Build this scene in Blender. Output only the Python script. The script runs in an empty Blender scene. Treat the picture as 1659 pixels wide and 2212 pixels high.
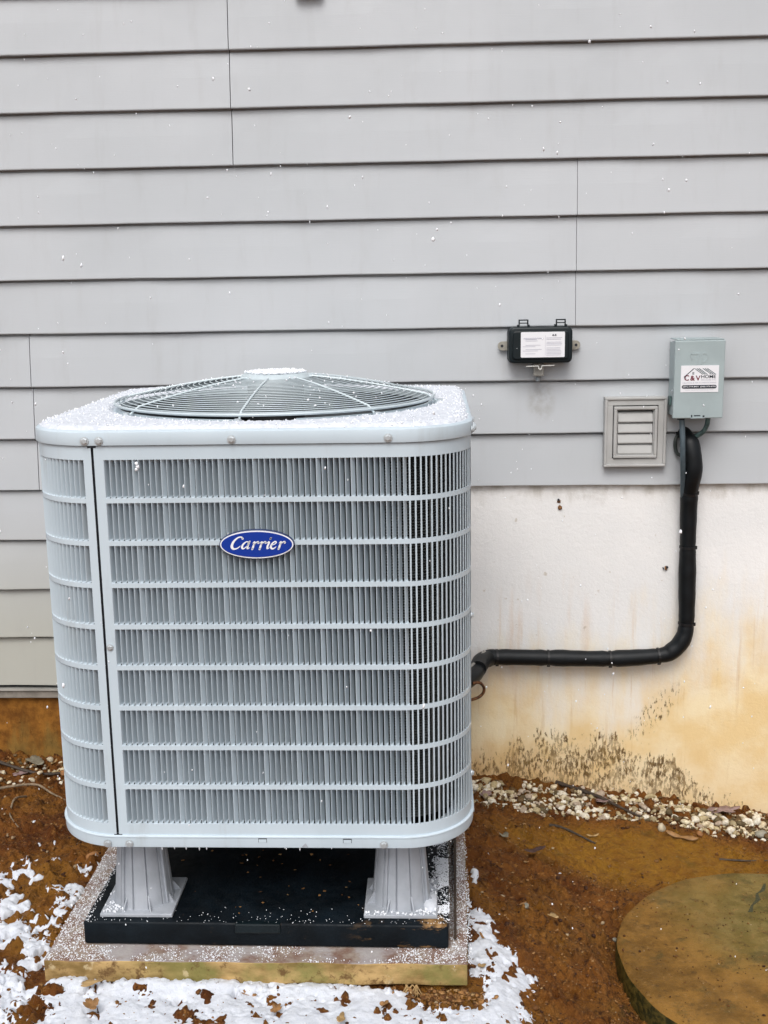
import bpy, bmesh, math, random
import numpy as np
from mathutils import Vector, Matrix

random.seed(7)
rng = np.random.default_rng(7)
E = 0.1524                      # one siding exposure (6 in) in metres; working unit of all coordinates below
ZO = 13.5                       # working height of world zero
PI = math.pi
scene = bpy.context.scene
COL = scene.collection

# ------------------------------------------------------------------ camera, light, exposure
CAM = (0.8150350, -21.7664860, -4.1031497)
YAW, PITCH, ROLL, FOC = 0.0453732, 0.1988571, -0.0171943, 2486.1355 / 2212
def cam_axes():
    cy, sy, cp, sp = math.cos(YAW), math.sin(YAW), math.cos(PITCH), math.sin(PITCH)
    f = Vector((-sy * cp, cy * cp, -sp)); r = Vector((cy, sy, 0)); u = r.cross(f)
    cr, sr = math.cos(ROLL), math.sin(ROLL)
    return cr * r + sr * u, -sr * r + cr * u, f
r_, u_, f_ = cam_axes()
cd = bpy.data.cameras.new('camera'); cam = bpy.data.objects.new('camera', cd); COL.objects.link(cam)
M4 = Matrix((r_, u_, -f_)).transposed().to_4x4()
M4.translation = Vector((CAM[0] * E, CAM[1] * E, (CAM[2] + ZO) * E))
cam.matrix_world = M4
cd.sensor_fit = 'VERTICAL'; cd.sensor_height = 24; cd.lens = 24 * FOC
cd.clip_start = 0.02; cd.clip_end = 500
scene.camera = cam

w = bpy.data.worlds.new('World'); scene.world = w; w.use_nodes = True
nt = w.node_tree; nt.nodes.clear()
sky = nt.nodes.new('ShaderNodeTexSky'); sky.sky_type = 'NISHITA'; sky.sun_disc = False
SUN_EL, SUN_AZ = math.radians(52), math.radians(188)     # azimuth clockwise from +y
sky.sun_elevation = SUN_EL; sky.sun_rotation = SUN_AZ
sky.air_density = 1.0; sky.dust_density = 4.0; sky.ozone_density = 1.0
hs = nt.nodes.new('ShaderNodeHueSaturation'); hs.inputs['Saturation'].default_value = 0.32
bg = nt.nodes.new('ShaderNodeBackground'); bg.inputs[1].default_value = 0.15
wo = nt.nodes.new('ShaderNodeOutputWorld')
nt.links.new(sky.outputs[0], hs.inputs['Color']); nt.links.new(hs.outputs[0], bg.inputs[0]); nt.links.new(bg.outputs[0], wo.inputs[0])
sl = bpy.data.lights.new('overcast_sun', 'SUN'); sl.energy = 1.2; sl.angle = math.radians(34); sl.color = (1, 0.985, 0.965)
so = bpy.data.objects.new('overcast_sun', sl); COL.objects.link(so)
sd = Vector((math.sin(SUN_AZ) * math.cos(SUN_EL), math.cos(SUN_AZ) * math.cos(SUN_EL), math.sin(SUN_EL)))
so.rotation_euler = sd.to_track_quat('Z', 'Y').to_euler(); so.location = (0, -3, 6)
scene.view_settings.view_transform = 'Standard'; scene.view_settings.look = 'None'
scene.view_settings.exposure = 0.17; scene.view_settings.gamma = 1; scene.view_settings.use_curve_mapping = False

# ------------------------------------------------------------------ numpy noise
def _hash(ix, iy, s):
    h = (ix * 374761393 + iy * 668265263 + s * 974634777) & 0xffffffff
    h = ((h ^ (h >> 13)) * 1274126177) & 0xffffffff
    return ((h ^ (h >> 16)) & 0xffff) / 65535.0
def vnoise(x, y, s=0):
    x = np.asarray(x, float); y = np.asarray(y, float)
    ix = np.floor(x).astype(np.int64); iy = np.floor(y).astype(np.int64)
    fx = x - ix; fy = y - iy
    fx = fx * fx * (3 - 2 * fx); fy = fy * fy * (3 - 2 * fy)
    a = _hash(ix, iy, s); b = _hash(ix + 1, iy, s); c = _hash(ix, iy + 1, s); d = _hash(ix + 1, iy + 1, s)
    return (a + (b - a) * fx) * (1 - fy) + (c + (d - c) * fx) * fy
def fbm(x, y, s=0, o=4):
    t = 0; a = 0.5; n = 0
    for i in range(o):
        t = t + a * vnoise(x * 2 ** i, y * 2 ** i, s + i * 17); n += a; a *= 0.55
    return t / n
def sstep(a, b, x):
    t = np.clip((x - a) / (b - a), 0, 1); return t * t * (3 - 2 * t)

# ------------------------------------------------------------------ ground height (working units)
WX = [-9, -8.4, -7.2, -4, 1.27, 2.05, 2.7, 4.07, 5.23, 6.0, 7.2, 9]
WZ = [-13.45, -13.48, -13.62, -13.75, -13.95, -14.01, -14.12, -14.29, -14.42, -14.6, -14.75, -14.85]
GX = [-9, -4.7, 1.2, 1.6, 2.4, 3.3, 3.8, 9]
GZ = [-13.5, -13.5, -13.62, -13.7, -14.0, -14.3, -14.4, -14.5]
def zg(x, y):
    x = np.asarray(x, float); y = np.asarray(y, float)
    t = sstep(-3.5, -0.2, y)
    return np.interp(x, GX, GZ) * (1 - t) + np.interp(x, WX, WZ) * t
def zgn(x, y):
    """ground with its lumps"""
    x = np.asarray(x, float); y = np.asarray(y, float)
    smooth = np.exp(-((x - 4.6) / 2.0) ** 2 - ((y + 2.4) / 1.2) ** 2)         # slick silt flat behind the lid
    a = 1 - 0.8 * smooth
    near = sstep(16, 11, np.hypot(x, y + 4))
    z = zg(x, y)
    z = z + 0.16 * (fbm(x * 0.7, y * 0.7, 3) - 0.5) * near
    z = z + 0.17 * (fbm(x * 3.1, y * 3.1, 9, 4) - 0.5) * a * near
    clod = np.clip(fbm(x * 7, y * 7, 21, 3) - 0.52, 0, 1)
    z = z + 0.48 * clod * a * near
    z = z + 0.065 * (fbm(x * 17, y * 17, 5, 2) - 0.5) * a * near
    rl = np.hypot(x - 6.15, y + 5.85); z = z - 0.24 * sstep(3.15, 2.6, rl) * sstep(-3.9, -5.9, y)
    # kept below the pads
    inpad = sstep(0.25, 0.0, np.maximum(np.abs(x + 1.7) - 2.95, np.abs(y + 4.8) - 2.85))
    z = z * (1 - inpad) + np.minimum(z, -13.56) * inpad
    return z

# ------------------------------------------------------------------ object helpers
ORI = {}
def P(v): return Vector((v[0] * E, v[1] * E, (v[2] + ZO) * E))
def link(name, me, origin, parent=None):
    o = bpy.data.objects.new(name, me); COL.objects.link(o)
    ORI[o] = Vector(origin)
    if parent is not None:
        o.parent = parent; o.location = Vector(origin) - ORI[parent]
    else:
        o.location = origin
    return o
def tag(o, label=None, cat=None, group=None, kind=None):
    if label: o['label'] = label
    if cat: o['category'] = cat
    if group: o['group'] = group
    if kind: o['kind'] = kind
    return o
def empty(name, loc, label, cat, group=None):
    o = link(name, None, P(loc)); o.empty_display_size = 0.05
    return tag(o, label, cat, group)
class MB:
    def __init__(s): s.v = []; s.f = []
    def add(s, vs, fs):
        n = len(s.v); s.v += [tuple(p) for p in vs]; s.f += [tuple(i + n for i in f) for f in fs]; return s
    def box(s, x0, x1, y0, y1, z0, z1):
        vs = [(x, y, z) for z in (z0, z1) for y in (y0, y1) for x in (x0, x1)]
        return s.add(vs, [(0, 2, 3, 1), (4, 5, 7, 6), (0, 1, 5, 4), (2, 6, 7, 3), (0, 4, 6, 2), (1, 3, 7, 5)])
    def prism(s, poly, y0, y1):
        """polygon in x,z extruded along y (y0 towards the viewer)"""
        n = len(poly)
        vs = [(x, y0, z) for x, z in poly] + [(x, y1, z) for x, z in poly]
        return s.add(vs, [tuple(range(n)), tuple(range(2 * n - 1, n - 1, -1))] + [(i, i + n, (i + 1) % n + n, (i + 1) % n) for i in range(n)])
    def prismz(s, poly, z0, z1):
        n = len(poly)
        vs = [(x, y, z0) for x, y in poly] + [(x, y, z1) for x, y in poly]
        return s.add(vs, [tuple(range(n - 1, -1, -1)), tuple(range(n, 2 * n))] + [(i, (i + 1) % n, (i + 1) % n + n, i + n) for i in range(n)])
    def tube(s, path, r, seg=10, cap=True, flat=1.0):
        path = [Vector(p) for p in path]; n = len(path)
        rr = r if isinstance(r, (list, tuple)) else [r] * n
        t0 = (path[1] - path[0]).normalized()
        up = Vector((0, 0, 1)) if abs(t0.z) < 0.9 else Vector((0, -1, 0))
        a = t0.cross(up).normalized(); vs = []
        for i, p in enumerate(path):
            t = (path[min(i + 1, n - 1)] - path[max(i - 1, 0)]).normalized()
            a = (a - t * a.dot(t)).normalized(); b = t.cross(a)
            for k in range(seg):
                th = 2 * PI * k / seg
                vs.append(tuple(p + (a * math.cos(th) + b * math.sin(th) * flat) * rr[i]))
        fs = [(i * seg + k, i * seg + (k + 1) % seg, (i + 1) * seg + (k + 1) % seg, (i + 1) * seg + k) for i in range(n - 1) for k in range(seg)]
        if cap: fs += [tuple(range(seg - 1, -1, -1)), tuple(range((n - 1) * seg, n * seg))]
        return s.add(vs, fs)
    def lathe(s, prof, c=(0, 0), seg=48, a0=0, a1=2 * PI, squash=None):
        """profile of (r,z) about a vertical axis"""
        full = abs(a1 - a0 - 2 * PI) < 1e-6; m = seg if full else seg + 1; vs = []
        for r, z in prof:
            for k in range(m):
                th = a0 + (a1 - a0) * k / seg
                vs.append((c[0] + r * math.cos(th), c[1] + r * math.sin(th), z))
        fs = []
        for i in range(len(prof) - 1):
            for k in range(seg):
                k2 = (k + 1) % m
                fs.append((i * m + k, i * m + k2, (i + 1) * m + k2, (i + 1) * m + k))
        return s.add(vs, fs)
    def hexscrew(s, c, n, r=0.045, h=0.03):
        n = Vector(n).normalized(); up = Vector((0, 0, 1)) if abs(n.z) < .9 else Vector((1, 0, 0))
        a = n.cross(up).normalized(); b = n.cross(a); c = Vector(c); vs = []
        rings = [(r * 1.35, 0, 12), (r * 1.35, h * .35, 12), (r * .82, h * .4, 12), (r * .82, h * .9, 12), (r * .6, h, 12)]
        for rad, d, k in rings:
            for i in range(12):
                th = 2 * PI * i / 12; q = rad
                if d > h * .38 : q = rad / max(math.cos(((th + PI / 6) % (PI / 3)) - PI / 6), .86)
                vs.append(tuple(c + n * d + (a * math.cos(th) + b * math.sin(th)) * q))
        fs = [(j * 12 + i, j * 12 + (i + 1) % 12, (j + 1) * 12 + (i + 1) % 12, (j + 1) * 12 + i) for j in range(4) for i in range(12)]
        fs.append(tuple(range(48, 60)))
        return s.add(vs, fs)
    def build(s, name, m, parent=None, origin=None, bevel=0, seg=2, smooth=False, recalc=True):
        vs = [P(v) for v in s.v]
        if origin is None:
            mn = [min(v[i] for v in vs) for i in range(3)]; mx = [max(v[i] for v in vs) for i in range(3)]
            origin = Vector([(mn[i] + mx[i]) / 2 for i in range(3)])
        else: origin = P(origin)
        me = bpy.data.meshes.new(name)
        me.from_pydata([tuple(v - origin) for v in vs], [], s.f)
        if recalc or bevel:
            bm = bmesh.new(); bm.from_mesh(me)
            bmesh.ops.recalc_face_normals(bm, faces=bm.faces)
            if bevel:
                es = [e for e in bm.edges if len(e.link_faces) == 2 and e.calc_face_angle(0) > 0.6]
                bmesh.ops.bevel(bm, geom=es, offset=bevel * E, segments=seg, affect='EDGES', profile=0.5)
            bm.to_mesh(me); bm.free()
        me.materials.append(m)
        if smooth:
            me.shade_smooth() if hasattr(me, 'shade_smooth') else None
            try:
                me.set_sharp_from_angle(angle=math.radians(35))
            except Exception: pass
        return link(name, me, origin, parent)
def np_mesh(name, V, F, m, origin, parent=None, smooth=True, cols=None):
    """V working-unit array (n,3), F (m,k) int"""
    W = (np.asarray(V, float) + np.array([0, 0, ZO])) * E - np.array(origin[:])
    me = bpy.data.meshes.new(name); n = len(W); F = np.asarray(F); k = F.shape[1]
    me.vertices.add(n); me.vertices.foreach_set('co', W.ravel())
    me.loops.add(F.size); me.loops.foreach_set('vertex_index', F.ravel().astype(np.int32))
    me.polygons.add(len(F)); me.polygons.foreach_set('loop_start', np.arange(0, F.size, k, dtype=np.int32))
    me.update(calc_edges=True); me.validate()
    if smooth: me.polygons.foreach_set('use_smooth', np.ones(len(me.polygons), bool))
    me.materials.append(m)
    return link(name, me, Vector(origin), parent)

# ------------------------------------------------------------------ materials
class NT:
    def __init__(s, name, rough=0.5, metal=0.0, spec=0.5):
        s.m = bpy.data.materials.new(name); s.m.use_nodes = True; s.t = s.m.node_tree
        s.b = s.t.nodes['Principled BSDF']; s.b.inputs['Roughness'].default_value = rough
        s.b.inputs['Metallic'].default_value = metal; s.b.inputs['Specular IOR Level'].default_value = spec
        s.geo = s.t.nodes.new('ShaderNodeNewGeometry'); s.pos = s.geo.outputs['Position']
        x = s.t.nodes.new('ShaderNodeSeparateXYZ'); s.t.links.new(s.pos, x.inputs[0]); s.xyz = x.outputs
    def L(s, a, b): s.t.links.new(a, b)
    def setin(s, sock, v):
        if hasattr(v, 'is_linked') or isinstance(v, bpy.types.NodeSocket): s.L(v, sock)
        else: sock.default_value = v
    def math(s, op, a, b=0.0, clamp=False):
        n = s.t.nodes.new('ShaderNodeMath'); n.operation = op; n.use_clamp = clamp
        s.setin(n.inputs[0], a); s.setin(n.inputs[1], b); return n.outputs[0]
    def ramp(s, v, a, b, ya=0.0, yb=1.0):
        n = s.t.nodes.new('ShaderNodeMapRange'); n.interpolation_type = 'SMOOTHSTEP'
        s.setin(n.inputs[0], v)
        for i, q in ((1, a), (2, b), (3, ya), (4, yb)): s.setin(n.inputs[i], q)
        return n.outputs[0]
    def noise(s, scale, detail=4, rough=0.55, vec=None, sc=None, off=None):
        n = s.t.nodes.new('ShaderNodeTexNoise'); n.inputs['Scale'].default_value = scale
        n.inputs['Detail'].default_value = detail; n.inputs['Roughness'].default_value = rough
        v = vec or s.pos
        if sc or off:
            mp = s.t.nodes.new('ShaderNodeMapping'); s.L(v, mp.inputs[0])
            if sc: mp.inputs['Scale'].default_value = sc
            if off: mp.inputs['Location'].default_value = off
            v = mp.outputs[0]
        s.L(v, n.inputs['Vector']); return n.outputs[0]
    def mix(s, f, a, b):
        n = s.t.nodes.new('ShaderNodeMix'); n.data_type = 'RGBA'
        s.setin(n.inputs[0], f)
        for i, q in ((6, a), (7, b)):
            if isinstance(q, tuple): n.inputs[i].default_value = (*q[:3], 1)
            else: s.L(q, n.inputs[i])
        return n.outputs[2]
    def color(s, c):
        if isinstance(c, tuple): s.b.inputs['Base Color'].default_value = (*c[:3], 1)
        else: s.L(c, s.b.inputs['Base Color'])
        return s
    def bump(s, h, strength=0.3, dist=0.002):
        n = s.t.nodes.new('ShaderNodeBump'); n.inputs['Strength'].default_value = strength; n.inputs['Distance'].default_value = dist
        s.L(h, n.inputs['Height']); s.L(n.outputs[0], s.b.inputs['Normal']); return s
    def rough(s, v): s.setin(s.b.inputs['Roughness'], v); return s
def simple(name, c, rough=0.5, metal=0.0, var=0.08, scale=6, bump=0.0, bscale=400, spec=0.5):
    n = NT(name, rough, metal, spec)
    d = tuple(x * (1 - var * 2) for x in c)
    n.color(n.mix(n.ramp(n.noise(scale, 5), 0.35, 0.65), d, c))
    if bump: n.bump(n.noise(bscale, 3), bump, 0.001)
    return n.m
def mdx(x): return x * E            # working x to metres
def mdz(z): return (z + ZO) * E

# vinyl siding: grey with faint embossed grain, grime under the laps
n = NT('vinyl_siding', 0.55, 0, 0.35)
big = n.ramp(n.noise(1.6, 3), 0.3, 0.7)
c = n.mix(big, (0.458, 0.480, 0.500), (0.500, 0.520, 0.542))
lowgreen = n.ramp(n.xyz[2], mdz(-8), mdz(-11.5))
leftside = n.ramp(n.xyz[0], mdx(-2.0), mdx(-4.5))
c = n.mix(n.math('MULTIPLY', lowgreen, leftside), c, (0.43, 0.43, 0.385))
streak = n.ramp(n.noise(13, 7, .68, sc=(1.4, 1, .22)), 0.50, 0.78)
c = n.mix(n.math('MULTIPLY', streak, 0.17), c, (0.30, 0.29, 0.28))
spot = n.ramp(n.noise(260, 2), 0.72, 0.8)
c = n.mix(n.math('MULTIPLY', spot, n.ramp(n.noise(4), .45, .7, 0, .45)), c, (0.2, 0.19, 0.17))
# brown drip mark below the black box fitting
dx = n.math('DIVIDE', n.math('SUBTRACT', n.xyz[0], mdx(2.83)), 0.05)
dz = n.math('DIVIDE', n.math('SUBTRACT', n.xyz[2], mdz(-6.38)), 0.075)
dr = n.math('ADD', n.math('MULTIPLY', dx, dx), n.math('MULTIPLY', dz, dz))
c = n.mix(n.math('MULTIPLY', n.ramp(dr, 1.0, 0.0), n.ramp(n.noise(45, 5), .3, .7, .05, .42)), c, (0.24, 0.21, 0.17))
n.color(c)
g1 = n.noise(14, 6, .6, sc=(1, 1, 26)); g2 = n.noise(500, 2)
n.bump(n.math('ADD', g1, n.math('MULTIPLY', g2, .3)), 0.22, 0.0012)
n.rough(n.ramp(n.noise(30), .3, .7, .48, .66))
M_SIDING = n.m

# foundation: white coated masonry, rust and clay staining, mud splatter
n = NT('stained_foundation', 0.8, 0, 0.25)
x, y, z = n.xyz
white = n.mix(n.ramp(n.noise(3, 5), .35, .7), (0.79, 0.79, 0.785), (0.86, 0.85, 0.835))
tan = n.mix(n.ramp(n.noise(7, 5), .35, .65), (0.80, 0.58, 0.27), (0.88, 0.73, 0.46))
warp = n.math('MULTIPLY', n.math('SUBTRACT', n.noise(2.2, 5, .6), .5), 0.55)
warp2 = n.math('MULTIPLY', n.math('SUBTRACT', n.noise(7, 5, .6, sc=(2.6, 1, .5)), .5), 0.38)
hz = n.math('ADD', n.math('ADD', z, warp), warp2)
right = n.ramp(x, mdx(3.8), mdx(6.4), 0, 0.17)
tanf = n.ramp(n.math('SUBTRACT', hz, right), mdz(-10.7), mdz(-13.3))
c = n.mix(n.math('MULTIPLY', tanf, .93), white, tan)
# rusty vertical runs above the pipe
run = n.math('MULTIPLY', n.ramp(n.noise(11, 4, .5, sc=(1.7, 1, .22), off=(3, 0, 0)), .5, .72), n.ramp(n.math('ABSOLUTE', n.math('SUBTRACT', x, mdx(2.9))), 0.24, 0.04))
run = n.math('MULTIPLY', run, n.ramp(n.math('ABSOLUTE', n.math('SUBTRACT', z, mdz(-11.1))), 0.24, 0.03))
c = n.mix(n.math('MULTIPLY', run, .55), c, (0.62, 0.36, 0.15))
# orange clay tide line near the ground
clayf = n.math('MULTIPLY', n.ramp(n.math('ADD', z, n.math('MULTIPLY', warp2, .6)), mdz(-12.9), mdz(-14.1)), n.ramp(x, mdx(4.6), mdx(1.4), .28, 1))
c = n.mix(n.math('MULTIPLY', clayf, .7), c, (0.55, 0.30, 0.10))
# fine brown mud splatter, densest in a mound near the middle
env = n.math('SUBTRACT', x, mdx(4.1)); env = n.math('MULTIPLY', env, env)
env = n.ramp(env, (3.0 * E) ** 2, 0.0, 0.22, 1.0)
slope = n.math('MULTIPLY', n.math('SUBTRACT', x, mdx(2.3)), -0.175)
hgt = n.math('SUBTRACT', n.math('SUBTRACT', z, slope), mdz(-14.0))
top = n.math('MULTIPLY', env, 0.20)
sp = n.noise(78, 4, .7, sc=(1.7, 1, .6)); sp2 = n.noise(10, 5, .65, sc=(1.6, 1, .7), off=(5, 1, 2))
dens = n.ramp(n.math('SUBTRACT', n.math('SUBTRACT', hgt, top), n.math('MULTIPLY', n.math('SUBTRACT', sp2, .5), .3)), 0.05, -0.09, 0, 1)
thr = n.math('SUBTRACT', 0.78, n.math('MULTIPLY', dens, n.ramp(env, 0, 1, .19, .31)))
thr = n.math('SUBTRACT', thr, n.math('MULTIPLY', n.math('SUBTRACT', sp2, .5), .42))
mud = n.math('MULTIPLY', n.ramp(n.math('SUBTRACT', sp, thr), -0.03, 0.08), n.ramp(n.noise(33, 4, .6, off=(2, 2, 8)), .3, .62, .35, 1))
mud = n.math('MULTIPLY', mud, n.ramp(n.math('ADD', dens, n.math('MULTIPLY', n.math('SUBTRACT', sp2, .5), 1.6)), 0.0, 0.2))
# small separate cluster higher up to the right
cx = n.math('DIVIDE', n.math('SUBTRACT', x, mdx(5.15)), 0.085); cz = n.math('DIVIDE', n.math('SUBTRACT', n.math('SUBTRACT', z, mdz(-12.62)), n.math('MULTIPLY', n.math('SUBTRACT', x, mdx(5.15)), .9)), 0.055)
cl = n.ramp(n.math('ADD', n.math('MULTIPLY', cx, cx), n.math('MULTIPLY', cz, cz)), 1.3, 0.2, 0, 1)
mud = n.math('MAXIMUM', mud, n.math('MULTIPLY', cl, n.ramp(sp, .55, .64)))
c = n.mix(n.math('MULTIPLY', mud, .95), c, n.mix(n.ramp(n.noise(50), .4, .6), (0.10, 0.052, 0.014), (0.20, 0.12, 0.038)))
# mildew just below the siding
mild = n.math('MULTIPLY', n.ramp(n.math('ADD', z, n.math('MULTIPLY', warp2, .35)), mdz(-8.42), mdz(-8.0)), n.ramp(n.noise(24, 5), .35, .7, .05, .6))
c = n.mix(mild, c, (0.33, 0.29, 0.22))
# peeled grey patch edge next to the pipe, and pin-holes
c = n.mix(n.ramp(n.noise(38, 4), .70, .76, 0, .45), c, (0.42, 0.33, 0.22))
pore = n.ramp(n.noise(210, 2), .74, .79, 0, .5)
c = n.mix(pore, c, (0.40, 0.34, 0.26))
drip = n.math('MULTIPLY', n.ramp(n.noise(26, 5, .6, sc=(1.8, 1, .10), off=(2, 0, 1)), .58, .74, 0, .45), n.ramp(z, mdz(-9.5), mdz(-12.0)))
c = n.mix(drip, c, (0.60, 0.38, 0.16))
# left of the unit the wall is coated with clay
left = n.ramp(x, mdx(-2.2), mdx(-3.2))
clay = n.mix(n.ramp(n.noise(22, 6, .65), .32, .68), (0.14, 0.052, 0.007), (0.31, 0.130, 0.020))
clay = n.mix(n.ramp(n.math('ADD', z, warp2), mdz(-12.9), mdz(-13.6), 0, .55), clay, (0.22, 0.15, 0.04))
c = n.mix(left, c, clay)
n.color(c)
n.bump(n.math('ADD', n.noise(70, 8, .72), n.math('MULTIPLY', n.math('MULTIPLY', mud, 1.0), .9)), 0.5, 0.004)
M_FOUND = n.m

# clay ground
n = NT('wet_clay', 0.62, 0, 0.22)
x, y, z = n.xyz
a = n.mix(n.ramp(n.noise(7, 6, .6), .34, .66), (0.105, 0.030, 0.005), (0.225, 0.082, 0.013))
a = n.mix(n.ramp(n.noise(3.2, 3), .45, .7, 0, .8), a, (0.285, 0.128, 0.018))
a = n.mix(n.ramp(n.noise(46, 6, .75), .50, .66, 0, .85), a, (0.032, 0.010, 0.003))
a = n.mix(n.ramp(n.noise(85, 5, .7, off=(3, 3, 3)), .54, .68, 0, .75), a, (0.36, 0.170, 0.045))
# slick yellow silt behind the lid
sx = n.math('DIVIDE', n.math('SUBTRACT', x, mdx(4.6)), 2.9 * E); sy = n.math('DIVIDE', n.math('SUBTRACT', y, mdx(-2.5)), 1.15 * E)
silt = n.ramp(n.math('ADD', n.math('ADD', n.math('MULTIPLY', sx, sx), n.math('MULTIPLY', sy, sy)), n.math('MULTIPLY', n.noise(9, 4), .8)), 1.7, .6)
a = n.mix(n.math('MULTIPLY', silt, .8), a, n.mix(n.ramp(n.noise(40, 5, .65), .4, .68), (0.330, 0.158, 0.014), (0.235, 0.100, 0.010)))
gr = n.math('MULTIPLY', n.ramp(n.noise(9, 4, .6, off=(9, 2, 0)), .58, .72), n.ramp(x, mdx(1.8), mdx(2.6), 0, .5))
a = n.mix(gr, a, (0.065, 0.048, 0.010))
n.color(a); n.rough(n.ramp(n.noise(14, 6, .65), .36, .64, .26, .85))
n.bump(n.math('ADD', n.noise(70, 8, .75), n.math('MULTIPLY', n.noise(300, 3), .4)), 1.0, 0.012)
M_CLAY = n.m

# snow
n = NT('granular_snow', 0.7, 0, 0.3)
n.color(n.mix(n.ramp(n.noise(60, 4), .3, .7), (0.62, 0.65, 0.71), (0.71, 0.735, 0.785)))
n.b.inputs['Subsurface Weight'].default_value = 0.0
n.bump(n.math('ADD', n.noise(160, 4, .7), n.math('MULTIPLY', n.noise(520, 3, .7), .6)), 0.55, 0.004)
M_SNOW = n.m
M_FLAKE = simple('snow_crystal', (0.86, 0.88, 0.92), 0.6, var=0.01)

# painted cabinet metal
n = NT('grey_painted_steel', 0.42, 0, 0.4)
x, y, z = n.xyz
c = n.mix(n.ramp(n.noise(5, 5, sc=(1, 1, .5)), .3, .7), (0.500, 0.582, 0.640), (0.540, 0.622, 0.682))
c = n.mix(n.math('MULTIPLY', n.ramp(n.noise(18, 6, .65, sc=(1.3, 1.3, .25)), .54, .76), .42), c, (0.40, 0.44, 0.455))
n.color(c); n.rough(n.ramp(n.noise(26, 4), .3, .7, .36, .56)); n.bump(n.noise(900, 2), 0.06, 0.0006)
M_STEEL = n.m
M_GRILLE = simple('grille_coated_wire', (0.51, 0.58, 0.61), 0.42, var=.05, scale=20)
M_SCREW = simple('zinc_screw', (0.60, 0.65, 0.68), 0.32, 0.5, var=.06, scale=90)
M_DARK = simple('cabinet_interior', (0.010, 0.011, 0.012), 0.7, var=.2)
M_SEAM = simple('shadow_gap_black', (0.02, 0.022, 0.03), 0.8, var=.1)  # near-black colour stands in for shade in gaps, slots and holes; also lock nuts
M_COIL = simple('coil_fin_aluminium', (0.26, 0.285, 0.28), 0.35, 0.7, var=.2, scale=60)
M_TUBEBLK = simple('coil_backing_black', (0.012, 0.014, 0.014), 0.5, var=.2)
M_BADGE = simple('badge_blue_enamel', (0.002, 0.035, 0.30), 0.22, var=.03, spec=.6)
M_BADGE_W = simple('badge_white_enamel', (0.85, 0.86, 0.88), 0.3, var=.01)
M_BADGE_E = simple('badge_navy_edge', (0.005, 0.02, 0.10), 0.3, var=.05)
# riser plastic
n = NT('riser_plastic', 0.48, 0, 0.4)
n.color(n.mix(n.ramp(n.noise(22, 5), .35, .65), (0.34, 0.365, 0.40), (0.40, 0.425, 0.465))); n.bump(n.noise(700, 2), .15, .001)
M_RISER = n.m
# black composite pad with mud smears
n = NT('black_composite_pad', 0.5, 0, 0.18)
x, y, z = n.xyz
c = n.mix(n.ramp(n.noise(9, 5), .35, .7), (0.002, 0.004, 0.006), (0.006, 0.011, 0.016))
corner = n.math('MULTIPLY', n.ramp(x, mdx(-.6), mdx(0.9)), n.ramp(y, mdx(-6.7), mdx(-7.2)))
smear = n.math('MULTIPLY', corner, n.ramp(n.noise(26, 6, .65, sc=(.6, .6, 1.6)), .52, .60))
c = n.mix(smear, c, n.mix(n.ramp(n.noise(70), .4, .6), (0.16, 0.085, 0.030), (0.34, 0.20, 0.085)))
mid = n.ramp(n.noise(30, 6, .7, off=(2, 7, 0)), .64, .74, 0, .5)
c = n.mix(mid, c, (0.07, 0.045, 0.028))
n.color(c); n.rough(n.ramp(n.noise(40, 4), .3, .7, .42, .7)); n.bump(n.noise(300, 4), .3, .0015)
M_BLACKPAD = n.m
# mossy concrete pad: tan, olive and rust blotches
n = NT('weathered_concrete_pad', 0.85, 0, 0.25)
x, y, z = n.xyz
c = n.mix(n.ramp(n.noise(9, 5, .6, sc=(1, 1, 2)), .36, .66), (0.20, 0.125, 0.040), (0.54, 0.36, 0.155))
ol = n.math('MULTIPLY', n.ramp(n.noise(8, 5, .6, off=(4, 4, 4)), .42, .62), n.ramp(x, mdx(-4.0), mdx(-2.2)))
c = n.mix(n.math('MULTIPLY', ol, .85), c, (0.21, 0.20, 0.060))
c = n.mix(n.ramp(n.noise(26, 7, .75), .52, .64, 0, .85), c, (0.115, 0.055, 0.020))
c = n.mix(n.ramp(n.noise(17, 5, .6, off=(1, 8, 3)), .63, .70, 0, .7), c, (0.62, 0.50, 0.30))
nz = n.t.nodes.new('ShaderNodeSeparateXYZ'); n.L(n.geo.outputs['Normal'], nz.inputs[0])
topc = n.mix(n.ramp(n.noise(30, 5, .65), .35, .65), (0.20, 0.115, 0.085), (0.33, 0.27, 0.22))
topc = n.mix(n.ramp(n.noise(11, 6, .65, off=(3, 1, 0)), .44, .62, 0, .6), topc, (0.44, 0.43, 0.44))
c = n.mix(n.ramp(nz.outputs[2], .5, .9), c, topc)
n.color(c); n.bump(n.noise(140, 6, .65), .5, .004)
M_PAD = n.m
# round lid
n = NT('silty_concrete_lid', 0.5, 0, 0.25)
x, y, z = n.xyz
c = n.mix(n.ramp(n.noise(6, 8, .7), .38, .62), (0.130, 0.062, 0.009), (0.270, 0.135, 0.026))
gx = n.math('SUBTRACT', x, mdx(6.4)); gy = n.math('SUBTRACT', y, mdx(-4.6))
gd = n.math('ADD', n.math('MULTIPLY', gx, gx), n.math('MULTIPLY', gy, gy))
grn = n.ramp(n.math('ADD', gd, n.math('MULTIPLY', n.noise(9, 7, .7), .16)), .22, .06)
c = n.mix(n.math('MULTIPLY', grn, .85), c, n.mix(n.ramp(n.noise(22, 4), .4, .65), (0.110, 0.092, 0.020), (0.185, 0.148, 0.046)))
c = n.mix(n.ramp(n.noise(36, 8, .75), .54, .66, 0, .65), c, (0.050, 0.028, 0.008))
c = n.mix(n.ramp(n.noise(13, 6, .65, off=(5, 5, 0)), .54, .66, 0, .6), c, (0.065, 0.052, 0.014))
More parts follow.
